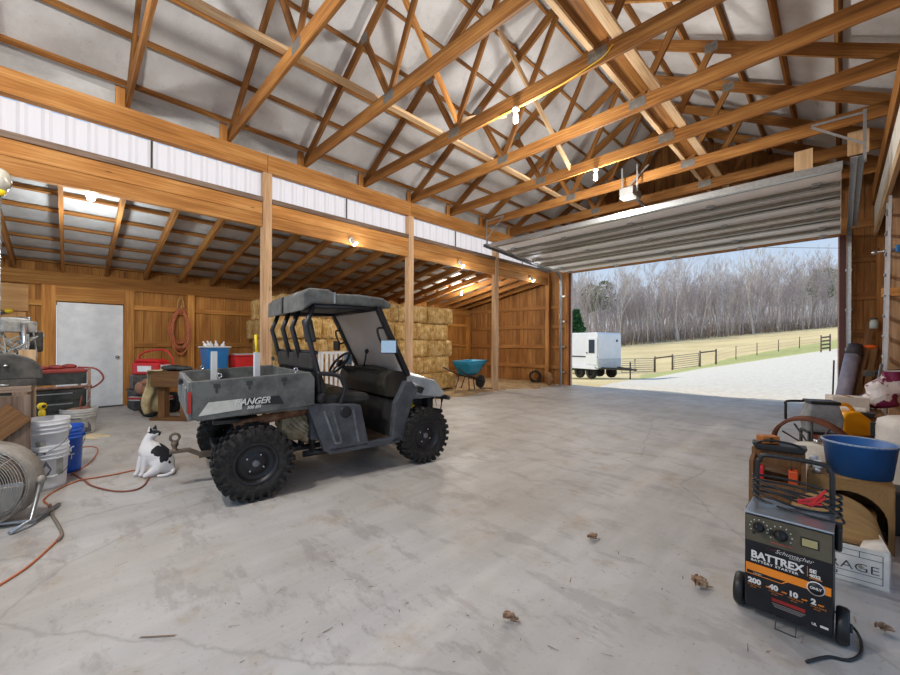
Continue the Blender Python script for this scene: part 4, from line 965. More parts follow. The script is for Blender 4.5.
# wheelbarrow
M_BLUE=plain('wheelbarrow_blue','1d86a8',.4,.1,.15,6); p=gnd(469,389,.05)
wb=thing('wheelbarrow','teal blue wheelbarrow standing beside the straw bale stack','wheelbarrow',tuple(p),YAW+pi/2-.75)
b=MB(); 
def tray(s,h): return V((lerp(-.22,-.36,h) if s[0]<0 else lerp(.16,.42,h), s[1]*lerp(.16,.31,h), lerp(.40,.76,h)+(.03*h if s[0]>0 else 0)))
C4=[(-1,-1),(1,-1),(1,1),(-1,1)]
for k in range(4):
    a_,c_2=C4[k],C4[(k+1)%4]; b.grid(6,4,lambda u,v,a_=a_,c_2=c_2: tray(a_,v).lerp(tray(c_2,v),u))
b.tri([tray(c,0) for c in C4]); tr_=b.build('tray',M_BLUE,wb,solid=.012)
b=MB(); b.tube([tray(c,1) for c in C4],.013,8,closed=True); o=b.build('tray_rim',M_BLUE,wb); o.parent=tr_
b=MB()
for s in (-1,1): b.tube([(-.75,s*.27,.62),(-.25,s*.17,.40),(.52,s*.06,.22)],.018,8)
b.build('handle_frame',M_UFRM,wb)
for s in (-1,1): 
    b=MB(); b.tube([(-.22,s*.17,.40),(-.28,s*.24,.02),(-.05,s*.24,.02),(.0,s*.14,.36)],.014,8); b.build('leg',M_UFRM,wb)
b=MB(); b.lathe([(.10,-.03),(.16,-.045),(.185,-.03),(.185,.03),(.16,.045),(.10,.03)],(.50,0,.187),(0,1,0),22); b.lathe([(.0,-.03),(.105,-.035),(.105,.035),(0,.03)],(.50,0,.187),(0,1,0),14); b.build('wheel',M_RUBBER,wb)
p=gnd(535,382,.04); t=thing('wire_roll','dark rolled wire bundle on the dirt by the end wall','roll',tuple(p),.6)
b=MB()
for k in range(26): b.tube([(.17*cos(a)+.02*sin(k*2.1),-.16+.0125*k,.19+.17*sin(a)+.015*cos(k*1.7)) for a in [j*pi/8 for j in range(16)]],.009,4,closed=True)
b.build('wire_coil',M_BLACK,t); b=MB(); b.lathe([(.14,-.16),(.14,.16)],(0,0,.19),(0,1,0),18); b.build('wrapped_core',M_DGREY,t)
p=gnd(549,385,.04); b=MB(); b.lathe([(.0,-.05),(.19,-.05),(.2,-.03),(.2,.03),(.19,.05),(.0,.05)],(0,0,.2),(.5,.8,.05),22); tag(b.build('log_slice',W_BROWN),'round brown wood slice standing by the end wall','wood').location=p
p=gnd(487,389,.04); t=thing('hand_tool','dark hand tool lying on the dirt by the post beside the wheelbarrow','tool',tuple(p),.4); b=MB(); b.tube([(-.2,0,.02),(.12,0,.03)],.014,6); b.build('handle',M_UFRM,t); b=MB(); b.bar((.1,-.07,.03),(.16,.07,.03),.06,.03); b.build('tool_head',M_DGREY,t)
# white slatted crib side standing beyond the vehicle
p=V((-7.25,3.95,0)); t=thing('slatted_panel','white slatted panel leaning on the straw bales behind the vehicle cab','panel',(-7.46,4.05,0),radians(90))
b=MB(); b.bar((-.42,0,1.10),(.42,0,1.10),.03,.05); b.bar((-.42,0,.35),(.42,0,.35),.03,.05); b.box(-.44,-.40,-.015,.015,0,1.12); b.box(.40,.44,-.015,.015,0,1.12); b.build('panel_frame',M_WHITE,t)
for k in range(8): b=MB(); x=-.36+k*.103; b.box(x-.028,x+.028,-.008,.008,.36,1.09); b.build('slat',M_WHITE,t)
t.rotation_euler=(0,0,radians(90)-.0)
# ------------------------------------------------------------------ buckets
def bucket(name,label,loc,mat,r1=.135,r0=.118,h=.37,ribs=True,handle=True,rz=0,group=None,tilt=None,hmat=None):
    t=thing(name,label,'bucket',loc,rz,group); b=MB(); rr=lambda z:lerp(r0,r1,z/h)
    pr=[(0,.012),(r0-.006,.012),(r1-.007,h-.002),(r1+.004,h),(r1+.004,h-.015)]
    if ribs: 
        for z in (h-.05,h-.085,h-.12): pr+=[(rr(z)+.001,z+.012),(rr(z)+.009,z+.008),(rr(z)+.009,z-.002),(rr(z)+.001,z-.005)]
    pr+=[(rr(.03),.03),(r0,.0),(0,.0)]
    b.lathe(pr,n=32); b.build('bucket_body',mat,t)
    if handle:
        b=MB(); zz=h-.10; pts=[V(((r1+.012)*cos(a)*-1,(r1+.012)*-sin(a)*.95 ,zz-.17*sin(a))) for a in [k*pi/14 for k in range(15)]]; b.tube(pts,.0028,6)
        g=b.build('wire_handle',M_DGREY,t); b=MB(); b.tube([pts[6],pts[7],pts[8]],.009,8); b.build('grip',hmat or M_WHITE,t)
        b=MB()
        for s in (-1,1): b.lathe([(.0,0),(.018,0),(.018,.012),(0,.014)],(s*(r1-.002),0,zz),(s,0,0),12)
        b.build('handle_lug',mat,t)
    return t
def wraptext(t,body,size,r,z,ang,mat,name='bucket_lettering',sx=1,bold=.002):
    b=MB(); 
    def fn(u,v):
        a=ang+u/r; return (r*cos(a)*1.0,r*sin(a),z+v)
    text_mb(b,body,size,fn,align='CENTER',sx=sx,bold=bold); return b.build(name,mat,t)
def wrappatch(t,name,a0,a1,z0,z1,r,mat):
    b=MB(); b.grid(8,1,lambda u,v:(r*cos(lerp(a0,a1,u)),r*sin(lerp(a0,a1,u)),lerp(z0,z1,v)),smooth=False); return b.build(name,mat,t)
M_BUCK=dirt('bucket_white','d6d9de','e8eaee',5,.4,bump=0); M_GBUCK=dirt('dusty_bucket','a9a8a4','c6c5c1',6,.6,bump=0); M_BBUCK=plain('bucket_blue','1556c0',.35,0,.1); M_INK=plain('label_ink','55565c',.6)
M_LAB=dirt('label_grey','8b8b86','a9a9a3',20,.6,bump=0)
CAMA=lambda p: atan2(-p.y,-p.x)
p=gnd(46,487); ba=CAMA(p)
t=bucket('bucket','white plastic bucket on the floor under another white bucket',tuple(p),M_BUCK,r1=.146,r0=.128,h=.39,rz=ba+pi/2+.25); loc=t
q=-(pi/2+.25)
wrappatch(t,'paper_label',q+.45,q+.85,.12,.29,.1415,M_LAB)
b=MB(); 
for k,(aa,zz) in enumerate(((-.25,.10),(-.05,.20),(.15,.10))): pass
rr=.1415
def onb(a,z): return (rr*cos(q+a),rr*sin(q+a),z)
b.tri([onb(-.25,.18),onb(-.0,.10),onb(-.0,.14),onb(-.17,.18)]); b.tri([onb(.0,.26),onb(.25,.18),onb(.17,.18),onb(.0,.22)]); b.tri([onb(-.25,.18),onb(-.17,.18),onb(.0,.22),onb(.0,.26)]); b.tri([onb(.0,.10),onb(.25,.18),onb(.17,.18),onb(.0,.14)]); b.build('diamond_mark',M_INK,t)
t=bucket('bucket','upper white plastic bucket nested in the bucket below it',(p.x,p.y,.240),M_BUCK,r1=.152,r0=.130,h=.375,rz=ba+pi/2-.15); q2=-(pi/2-.15)
wrappatch(t,'paper_label',q2-.45,q2+.0,.13,.19,.147,M_LAB); wraptext(t,'2.5',.06,.146,.07,q2-.25,M_INK)
p2=gnd(66.5,471); t=bucket('bucket','bright blue bucket beside the stacked white buckets',tuple(p2),M_BBUCK,r1=.125,r0=.107,h=.46,rz=CAMA(p2)+pi/2,handle=True); q3=-pi/2
wraptext(t,'T',.075,.120,.21,q3+.25,M_WHITE,sx=1.1); wraptext(t,'IT',.07,.118,.14,q3+.2,M_WHITE,sx=1.1)
p3=gnd(79,433); t=bucket('bucket','dusty grey white bucket full of hoses and scrap by the door',tuple(p3),M_GBUCK,r1=.20,r0=.165,h=.36,handle=False,rz=CAMA(p3)+pi/2); q3=-pi/2
wrappatch(t,'paper_label',q3+.1,q3+.5,.10,.26,.192,M_LAB); wraptext(t,'LOWES',.035,.193,.22,q3-.25,M_INK); 
b=MB(); b.tri([(.186*cos(q3+a),.186*sin(q3+a),z) for a,z in ((.25,.03),(.75,.03),(.7,.12),(.5,.19))]); b.build('dark_mark',M_INK,t)
M_TUBE=plain('copper_hose','8d5340',.5); M_ORANGE=plain('orange_cord','b5673f',.55,0,.2)
th=thing('hose_bundle','brown hose ends and rods poking out of the dusty grey bucket','hose',(p3.x,p3.y,p3.z+.30)); b=MB()
b.ell((0,0,.02),.15,.15,.05,16,8); b.build('scrap_fill',dirt('scrap_brown','6d5647','9b7a62',18,.8),th)
b=MB(); b.tube(lines([(-.05,0,0),(-.02,.02,.18),(-.12,.05,.34),(-.26,.1,.36)]),.011,7); b.build('bent_hose',M_TUBE,th)
b=MB(); b.tube([(.02,.03,.02),(.16,.12,.22)],.006,6); b.build('thin_rod',M_GALV,th)
b=MB(); b.tube([(-.08,.0,.02),(-.34,-.12,-.02)],.007,6); b.build('thin_rod',M_GALV,th)
b=MB(); b.ell((-.1,-.06,.05),.09,.05,.035,10,8); b.ell((.10,.05,.06),.06,.05,.03,10,8); b.build('rag',M_TUBE,th)
# ------------------------------------------------------------------ bench, fan and the left corner
BX=-4.70; BY=-.22
t=thing('work_bench','weathered grey plank work bench with a brown diagonal brace','bench',(BX,BY,0))
b=MB(); 
for k in range(4): b.box(-.72+.18*k,-.72+.18*k+.175,-1.5,.0,.885,.925,rnd=True)
b.build('bench_top',W_GREY,t)
for x in (-.05,-.66):
    for y in (-.06,-1.42): b=MB(); b.box(x-.045,x+.045,y-.045,y+.045,0,.885,rnd=True); b.build('leg',W_GREY,t)
b=MB(); b.box(.0,.03,-.33,-.0,.10,.86,rnd=True); b.build('end_board',W_GREY,t)
b=MB(); b.bar((.045,-.80,.06),(.045,-.06,.73),.03,.19,(0,0,1)); b.build('diagonal_brace',W_BROWN,t)
b=MB(); b.box(0,.03,-1.5,-.34,.70,.88,rnd=True); b.build('apron',W_GREY,t)
b=MB(); b.box(-.66,-.02,-1.42,-.05,.20,.23,rnd=True); b.build('shelf',W_GREY,t)
# machine cover on the bench
p=atd(21,378,3.45); M_DMACH=dirt('dusty_black_metal','3c3a37','5b5852',9,.6,bump=0)
t=thing('bench_grinder','dusty black rounded saw housing on the work bench','tool',(BX-.25,BY-.18,.927),.0)
b=MB(); prof=[(-.33,.0)]+[(.33*-cos(a)*1.0,.02+.20*sin(a)**.8) for a in [k*pi/16 for k in range(17)]]+[(.33,0)]
b.prism(prof,lambda a,c,d:(d,a*.72,c+.05),-.07,.09); b.build('housing',M_DMACH,t,bevel=.012)
b=MB(); b.box(-.1,.12,-.2,.2,0,.055); b.build('tool_base',M_DMACH,t)
b=MB(); b.lathe([(.0,0),(.022,0),(.018,.03),(0,.034)],(.09,-.02,.16),(1,0,0),12); b.lathe([(.0,0),(.016,0),(.014,.03),(0,.034)],(.09,.03,.17),(1,0,0),12); b.build('knob',M_CHROME,t)
b=MB(); b.box(.092,.097,-.30,-.12,.06,.13); b.build('yellow_label',M_YEL,t)
b=MB(); b.tube(lines([(.06,-.30,.24),(.10,-.27,.12),(.14,-.15,.03),(.16,.05,.012)]),.008,6); b.build('grey_cable',M_GALV,t)
p=gnd(27,452) ; b=MB(); px=V((-5.02,BY+.24,0)); b.box(-.055,.055,-.055,.055,0,1.22,rnd=True); o=tag(b.build('short_post',W_PALE),'short pale square post standing behind the work bench','post'); o.location=(-5.48,-.28,0)
# drill press behind
t=thing('drill_press','grey drill press with hanging cables behind the work bench','drill press',(-6.47,-.43,0),.7)
M_MGR=dirt('machine_grey','8b8b88','b5b5b0',10,.5,bump=0)
b=MB(); b.box(-.2,.2,-.25,.25,0,.06); b.build('base',M_DMACH,t,bevel=.01)
b=MB(); b.tube([(0,.1,.06),(0,.1,1.58)],.045,12); b.tube([(.12,.0,.9),(.12,0,1.5)],.03,10); b.build('column',M_CHROME,t)
b=MB(); b.box(-.10,.10,-.17,.15,1.40,1.53); b.ell((0,-.02,1.53),.10,.16,.04,18,8); b.build('head',M_MGR,t,bevel=.03)
b=MB(); b.lathe([(0,-.12),(.07,-.12),(.08,-.1),(.08,.1),(.07,.12),(0,.12)],(.0,.18,1.30),(0,0,1),16); b.build('motor',M_DMACH,t)
b=MB(); b.tube([(.05,-.22,1.42),(.05,-.22,1.2)],.03,10); b.lathe([(.02,0),(.03,.03),(.03,.08)],(.05,-.22,1.12),n=12); b.build('chuck',M_CHROME,t)
b=MB(); b.box(-.16,.16,-.32,.05,.98,1.01); b.build('table',M_DMACH,t)
b=MB(); R=random.Random(4)
for k in range(9):
    q=[V((R.uniform(-.18,.2),R.uniform(-.2,.15),R.uniform(1.1,1.42))) for i in range(5)]; b.tube(lines(q,5),.008,5)
b.build('cable_tangle',M_MGR,t)
# silver pole with a globe
p=atd(-.5,180,3.4); t=thing('lamp_pole','thin silver pole with a dented glass globe on top behind the bench','lamp',(p.x,p.y,0))
b=MB(); b.lathe([(0,0),(.14,0),(.13,.02),(.02,.03),(.0,.03)],n=18); b.build('pole_base',M_DGREY,t); b=MB(); b.tube([(0,0,.02),(.0,0,p.z-.08)],.010,8); b.build('pole',M_GALV,t)
b=MB(); b.ell((-.0,0,p.z),.075,.075,.105,16,12); b.build('globe',plain('dull_glass','c9c6b8',.2,.3),t); b=MB(); b.lathe([(.02,0),(.04,.02),(.04,.05),(.0,.055)],(0,0,p.z-.14),n=12); b.build('globe_collar',M_YEL,t)
# wall things behind the bench
M_PLY=wood('plywood','a8794a','c0925e','d3a976',grain=14,knots=False)
b=MB(); b.box(XL+.045,XL+.06,-1.02,-.52,1.85,2.33); tag(b.build('plywood_sheet',M_PLY,origin=(XL+.05,-.8,1.85)),'upper tan plywood sheet on the wall beside the door casing','board')
b=MB(); b.box(XL+.045,XL+.06,-1.02,-.55,1.0,1.835); tag(b.build('plywood_sheet',M_PLY,origin=(XL+.05,-.8,1.0)),'lower tan plywood sheet on the wall behind the drill press','board')
for px,py,lab in ((9,311,'small yellow tool hung high on the tan plywood sheet'),(8,320,'second yellow tool hung under the first on the plywood')):
    p=atx(px,py,XL+.06); t=thing('yellow_tool',lab,'tool',(XL+.061,p.y,p.z)); b=MB(); b.ell((.05,0,0),.04,.055,.04,12,8); b.build('tool_body',M_YEL,t); b=MB(); b.bar((.03,-.02,-.02),(.03,-.12,-.05),.04,.04); b.build('tool_grip',M_BLACK,t)
p=atx(39,335.5,XL+.045); b=MB(); b.box(0,.03,-.07,.07,-.035,.035); tag(b.build('outlet_box',M_GALV,bevel=.006),'small grey outlet box on the wall left of the door casing','outlet').location=(XL+.041,p.y,p.z)
# rolling tool cart
p=gnd(62,432); p=V((-7.9,-.30,0)); t=thing('tool_cart','dark tool cart with a red lid and pipe frame near the door','tool cart',tuple(p),radians(8))
M_DRED=plain('cart_red','8e3630',.5); M_CART=dirt('cart_dark','2e3130','474a48',8,.6,bump=0)
b=MB(); b.box(-.3,.3,-.45,.45,.15,.62); b.build('cart_body',M_CART,t,bevel=.01)
for k in range(3): b=MB(); b.box(.301,.312,-.42,.42,.19+.145*k,.31+.145*k); o=b.build('drawer',M_CART,t,bevel=.004); d_=o; b=MB(); b.box(.312,.325,-.3,.3,.28+.145*k,.295+.145*k); o=b.build('drawer_pull',M_GALV,t); o.parent=d_
b=MB(); b.box(-.31,.31,-.46,.46,.86,.91); b.build('red_lid',M_DRED,t,bevel=.015)
b=MB(); b.box(-.30,.30,-.45,.45,.70,.86); b.build('upper_box',M_CART,t)
b=MB()
for y in (-.47,.47):
    for x in (.33,-.33): b.tube([(x,y,0.0),(x,y,.92)],.018,8); b.build('frame_upright',dirt('rust_pipe','77594a','947566',9,.7),t); b=MB()
b.tube([(.33,-.47,.66),(.33,.5,.66)],.02,8); b.build('frame_rail',dirt('rust_pipe','77594a','947566',9,.7),t)
b=MB()
for k in range(5): b.ell((RB.uniform(-.2,.2),-.35+.17*k,.93),.08,.09,.04,10,8)
b.build('tool_heap',M_DRED,t)
p=V((p.x+.1,p.y+.45,.9)); b=MB(); b.tube(lines([(0,-.05,.03),(.05,.14,.0),(.08,.22,-.14),(.06,.12,-.26),(.02,-.02,-.3)]),.012,7); tag(b.build('red_hose',M_DRED),'thin red hose looped off the edge of the tool cart','hose').location=p
p=atd(42,408,4.2); t=thing('tape_measure','yellow tape measure hanging from the pale post','tape measure',tuple(p),.5); b=MB(); b.lathe([(.0,-.02),(.034,-.02),(.038,-.014),(.038,.014),(.034,.02),(0,.02)],(0,0,.02),(.8,.2,0),18); b.ell((0,0,-.06),.035,.03,.05,10,8); b.build('tape_case',M_YEL,t); b=MB(); b.lathe([(.0,.02),(.02,.02),(.02,.026),(0,.026)],(0,0,.02),(.8,.2,0),14); b.build('case_label',M_BLACK,t); b=MB(); b.tube([(0,0,.06),(-.12,-.06,.14)],.005,5); b.build('hanging_strap',M_BLACK,t)
# crumpled card on the floor
p=gnd(92,437); b=MB(); b.grid(6,4,lambda u,v:((u-.5)*.42,(v-.5)*.26,.006+.02*sin(u*5)*sin(v*4)**2)); o=tag(b.build('cardboard_scrap',plain('pale_card','cdbb98',.9),solid=.006),'flat pale cardboard scrap on the floor by the grey bucket','cardboard'); o.location=p; o.rotation_euler=(0,0,.7)
# drum fan
p=atd(-15,500,2.70); ax=(-FW*.94+RT*.342).normalized()
t=thing('drum_fan','large grey drum floor fan with a wire grille','fan',(p.x,p.y,0)); C=V((0,0,.295)); e1=V((0,0,1)); e2=ax.cross(e1).normalized()
M_FAN=dirt('fan_grey','857f76','a29c93',9,.5,bump=0); M_WIRE=plain('fan_wire','b9b1a6',.4,.5,.2)
b=MB(); b.lathe([(.265,-.09),(.285,-.08),(.285,.08),(.265,.09),(.27,.07),(.27,-.07),(.265,-.09)],C,ax,40); b.build('drum',M_FAN,t)
for s in (1,-1):
    b=MB()
    for k in range(1,23): r_k=.268*k/22; b.tube([C+ax*(s*(.09+.05*sqrt(max(0,1-(k/22)**2))))+(e1*cos(a)+e2*sin(a))*r_k for a in [j*pi/18 for j in range(36)]],.0026,5,closed=True)
    for j in range(8): a=j*pi/4; b.tube([C+ax*(s*(.09+.05*sqrt(max(0,1-(k/7)**2))))+(e1*cos(a)+e2*sin(a))*(.268*k/7) for k in range(8)],.003,5)
    g=b.build('wire_grille',M_WIRE,t)
b=MB(); b.lathe([(.0,-.10),(.08,-.1),(.08,.02),(0,.03)],C,ax,20); b.build('motor',M_DMACH,t)
for k in range(3):
    a=k*2*pi/3; b=MB(); b.grid(6,8,lambda u,v,a=a:C+ax*(.06+.05*(u-.5))+(e1*cos(a+(u-.5)*1.2)+e2*sin(a+(u-.5)*1.2))*lerp(.07,.25,v)); b.build('fan_blade',M_GALV,t,solid=.004)
b=MB(); sd=e2
for s in (-1,1): b.tube([C+sd*(s*.30),C+sd*(s*.30)-V((0,0,.25))+ax*.10,C+sd*(s*.25)-V((0,0,.279))+ax*.22],.014,8)
b.tube([C+sd*.30-V((0,0,.27))+ax*.05,C-sd*.30-V((0,0,.27))+ax*.05],.014,8)
for s in (-1,1): b.tube([C+sd*(s*.30)-V((0,0,.25))+ax*.1,C+sd*(s*.28)-V((0,0,.279))-ax*.26],.014,8)
b.build('tube_stand',M_GALV,t)
b=MB()
for s in (-1,1): b.lathe([(.0,0),(.03,0),(.03,.03),(0,.035)],C+sd*(s*.285),sd*s,12)
b.build('pivot_knob',M_FAN,t)
# cords on the floor
def cord(name,lab,pxs,mat,r=.007,extra=None):
    b=MB(); pts=[gnd(x,y)+V((0,0,r)) for x,y in pxs]; b.tube(lines(pts,6),r,6); o=tag(b.build(name,mat,origin=tuple(pts[0])),lab,'cord'); return o
cord('extension_cord','salmon orange cord running along the floor past the drum fan',[(-12,594),(0,586),(25,570),(45,553),(57,541),(61,533),(54,520),(49,507),(44,500),(60,489),(80,481),(98,478),(120,474),(133,471),(141,470)],M_ORANGE)
cord('extension_cord','brown cord looping over the floor towards the cat',[(71,474),(84,481),(93,487),(115,492),(134,491),(144,486),(149,478)],M_TUBE,.008)
cord('extension_cord','thin cord bending behind the blue bucket',[(79,448),(92,447),(98,450),(93,460),(82,469),(70,476)],M_ORANGE,.006)
cord('grey_cable','dusty grey cable curling beside the fan stand',[(50,506),(52,516),(58,526),(62,536),(58,542)],plain('dusty_cable','7a6f63',.7),.010)
# ------------------------------------------------------------------ hose on the wall, things past the door
def coil(name,lab,px,py,X,rx,rz_,n,mat,r,seed,zr=0):
    R=random.Random(seed); p=atx(px,py,X); t=thing(name,lab,'hose',(X,p.y,p.z)); b=MB()
    for k in range(n):
        a0=R.uniform(-.04,.04); sx=rx*R.uniform(.58,1.06); sz=rz_*R.uniform(.62,1.10); oz=R.uniform(-.05,.02)-(rz_-sz)*-.6
        pts=[(.03+.012*k%.06+.01*R.random(),sx*sin(a)*(1-.12*cos(a)),oz+sz*cos(a)) for a in [j*pi/12 for j in range(24)]]; b.tube(pts,r,6,closed=True)
    b.build('hose_loops',mat,t); b=MB(); b.tube([(0,0,rz_*.98),(.12,0,rz_*.98),(.12,0,rz_*1.12)],.012,6); b.tube(lines([(.06,-.06,rz_*1.0),(.07,-.05,rz_*1.3),(.02,0,rz_*1.45),(.07,.05,rz_*1.3),(.06,.06,rz_*1.0)],4),.01,6); b.build('hanging_strap',plain('tan_strap','b39a6a',.8),t); return t
coil('air_hose','orange brown hose coiled on the left wall beside the door',180,331,XL+.05,.21,.50,15,M_ORANGE,.013,2)
t=thing('storage_bin','stacked dark storage box by the door frame','box',(-9.62,1.02,0),.1)
b=MB(); b.box(-.28,.28,-.17,.17,0,.34); b.build('lower_bin',M_CART,t,bevel=.02); b=MB(); b.box(-.30,.30,-.19,.19,.34,.38); b.build('bin_lid',M_BLACK,t,bevel=.01); b=MB(); b.box(-.24,.24,-.15,.15,.38,.66); b.build('upper_bin',dirt('bin_grey','4f4a44','7b736a',8,.6,bump=0),t,bevel=.02)
b=MB(); b.ell((.1,.0,.68),.12,.09,.05,12,8); b.ell((-.08,.05,.69),.1,.08,.06,12,8); b.build('bin_contents',M_GBUCK,t)
t=thing('pressure_washer','red pressure washer with black engine on two wheels','pressure washer',(-8.72,1.06,0),radians(40))
M_PRED=plain('washer_red','c22327',.35,0,.1)
b=MB(); b.box(-.26,.26,-.14,.14,.72,.94); b.prism([(-.26,.94),(-.18,1.0),(.18,1.0),(.26,.94)],lambda a,c,d:(a,d,c),-.13,.13); b.build('red_tank',M_PRED,t,bevel=.03)
b=MB(); b.box(.27,.278,-.10,.10,.80,.90); b.box(-.13,.13,-.149,-.143,.78,.88); b.build('white_badge',M_WHITE,t)
b=MB(); b.box(-.22,.22,-.16,.16,.34,.72); b.build('engine_block',M_DMACH,t,bevel=.03); b=MB(); b.lathe([(.0,0),(.11,0),(.11,.06),(.08,.08),(0,.08)],(0,-.16,.5),(0,-1,0),18); b.ell((.12,-.2,.6),.10,.08,.07,12,8); b.build('recoil_cover',plain('copper_cover','a9785f',.4,.3),t)
b=MB(); b.tube(lines([(-.30,.14,.30),(-.38,.14,.9),(-.30,.14,1.10),(.1,.14,1.16),(.28,.14,1.02),(.30,.14,.8)]),.016,8); b.tube([(-.3,-.14,.3),(-.3,.14,.3),(.3,.14,.3),(.3,-.14,.3)],.018,8,closed=True); b.tube([(-.3,.14,.3),(-.3,.14,.04)],.016,8); b.build('tube_frame',M_PRED,t)
for s in (-1,1): b=MB(); b.lathe([(.10,-.04),(.17,-.045),(.19,-.03),(.19,.03),(.17,.045),(.10,.04)],(.2,s*.24,.19),(0,1,0),22); b.lathe([(.0,-.02),(.1,-.03),(.1,.03),(0,.02)],(.2,s*.24,.19),(0,1,0),16); b.build('wheel',M_RUBBER,t)
b=MB(); b.box(-.3,.3,-.14,.14,.26,.33); b.build('skid_plate',M_GBUCK,t)
t=thing('saw_horse','brown wooden saw stand with a thick top block','saw stand',(-7.85,1.27,0),radians(40))
b=MB(); b.box(-.30,.30,-.16,.16,.56,.82,rnd=True); b.build('top_block',W_BROWN,t,bevel=.01)
for x in (-.2,.2): b=MB(); b.box(x-.06,x+.06,-.05,.05,.04,.56,rnd=True); b.build('leg',W_BROWN,t)
b=MB(); b.box(-.35,.35,-.12,.12,0,.04,rnd=True); b.build('foot_board',W_BROWN,t)
cl_=thing('burlap_cloth','beige cloth draped over the end of the brown saw stand','cloth',(-7.85,1.27,0),radians(40)); 
def drape(u,v):
    s=u*1.15; y=(v-.5)*.30*(1+.3*u)
    if s<.25: return (-.10-s,y-.02,.828+.012*sin(v*9))
    d=s-.25; return (-.345-.03*sin(v*8+d*4)-.02*d,y+.05*sin(d*7)-.02,.822-d*.78)
b=MB(); b.grid(24,12,drape); b.build('cloth_fold',dirt('beige_cloth','a3946e','c4b78f',10,.9),cl_,solid=.01)
b=MB(); b.ell((-.05,.02,.87),.2,.12,.05,14,8); b.ell((.18,-.03,.865),.14,.1,.045,14,8); b.build('dark_cap',M_CART,cl_)
p=atx(142,350,XL+.2); b=MB(); b.tube([(0,0,-.62),(.0,0,.32)],.012,6); o=tag(b.build('white_rod',M_WHITE),'thin white rod standing against the wall right of the door','rod'); p=V((XL+.12,1.20,.66)); o.location=p; o.location.z=.62
# tubs behind the bed
M_TUB=plain('tub_blue','1f6fae',.35,0,.12)
p=V((-8.6,2.22,0)); t=thing('shop_table','rough wooden table behind the cargo bed','table',tuple(p),.0)
b=MB(); b.box(-.35,.35,-.5,1.0,.74,.78,rnd=True); b.build('table_top',W_GREY,t)
for x in (-.3,.3):
    for y in (-.45,.95): b=MB(); b.box(x-.04,x+.04,y-.04,y+.04,0,.74,rnd=True); b.build('leg',W_GREY,t)
t=thing('blue_tub','tall blue tub heaped with white bottles behind the cargo bed','tub',(p.x+.05,p.y-.2,.782),.2)
b=MB(); b.prism([(-.17,.0),(.17,.0),(.20,.42),(-.20,.42)],lambda a,c,d:(d,a,c),-.16,.16); b.build('tub_body',M_TUB,t,bevel=.02)
b=MB(); b.box(-.18,.18,-.23,.23,.42,.445); b.build('tub_rim',M_WHITE,t,bevel=.01)
b=MB()
for k in range(5): b.lathe([(.0,0),(.035,0),(.035,.07),(.015,.10),(.015,.14),(0,.14)],(RB.uniform(-.1,.1),-.18+.08*k,.42),(RB.uniform(-.8,.8),RB.uniform(-.9,.9),1),10)
b.build('white_bottles',M_WHITE,t)
t=thing('red_bin','red plastic bin next to the tall blue tub','bin',(p.x+.12,p.y+.30,.782),.1)
b=MB(); b.prism([(-.21,.0),(.21,.0),(.24,.25),(-.24,.25)],lambda a,c,d:(d,a,c),-.18,.18); b.build('bin_body',M_PRED,t,bevel=.02); b=MB(); b.box(-.2,.2,-.25,.25,.25,.27); b.build('bin_rim',M_PRED,t,bevel=.006); b=MB(); b.box(-.14,.14,-.18,.15,.27,.30); b.build('bin_contents',M_GBUCK,t,bevel=.01)
t=thing('grey_box','low grey box beside the red bin','box',(p.x+.1,p.y+.72,.782),0); b=MB(); b.box(-.18,.18,-.13,.13,0,.20); b.build('box_body',M_OPG,t,bevel=.015); b=MB(); b.box(-.19,.19,-.14,.14,.2,.225); b.build('box_lid',M_OPG,t,bevel=.01)
p=uvp(-.52,-1.05,.745); b=MB(); b.box(-.025,.025,-.025,.025,0,.46); tag(b.build('white_stake',M_WHITE,origin=(0,0,0)),'shorter plain white stake at the far side of the cargo bed','stake').location=p
# ------------------------------------------------------------------ cat
M_CAT=NT('cat_fur'); t_=M_CAT; tc=t_.n('ShaderNodeTexCoord'); nz=t_.noise(tc,'Object',9,3,.5); wv=t_.mix(.07,(tc,'Object'),(nz,1),'ADD'); cur=None
for (cx,cy,cz,rr_) in ((.085,-.035,.225,.062),(.125,-.03,.165,.05),(.05,.06,.24,.075),(.13,.03,.20,.05),(.012,.02,.435,.058),(.045,.03,.40,.03),(.155,.0,.10,.03)):
    d_=t_.n('ShaderNodeVectorMath',operation='DISTANCE'); t_.l(wv,2,d_,0); d_.inputs[1].default_value=(cx+.035,cy+.035,cz+.035); g=t_.math('LESS_THAN',(d_,1),rr_)
    cur=g if cur is None else t_.math('MAXIMUM',(cur,0),(g,0))
c=t_.mix((cur,0),'e9e7e6','23252b'); t_.l(c,2,t_.b,'Base Color'); t_.set(Roughness=.8); n9=t_.noise(tc,'Object',160,2,.6); t_.bump(n9,0,.5,.004); M_CAT=t_.m
p=gnd(152,474); ct=thing('cat','white cat with black patches sitting on the floor with its head turned away','cat',tuple(p),atan2(RT.y,RT.x))
def skin(name,nodes,edges,mat,parent,sub=2):
    me=bpy.data.meshes.new(name); me.from_pydata([n[0] for n in nodes],edges,[]); me.materials.append(mat); o=bpy.data.objects.new(name,me); COL.objects.link(o); o.parent=parent
    md=o.modifiers.new('skin','SKIN'); sl=me.skin_vertices[0] if me.skin_vertices else None
    if sl is None:
        bpy.context.view_layer.objects.active=o; bpy.ops.mesh.customdata_skin_add(); sl=me.skin_vertices[0]
    for i,n in enumerate(nodes): r_=n[1]; sl.data[i].radius=r_ if isinstance(r_,tuple) else (r_,r_); sl.data[i].use_root=(i==0)
    md.use_smooth_shade=True; s=o.modifiers.new('sub','SUBSURF'); s.levels=sub; s.render_levels=sub; return o
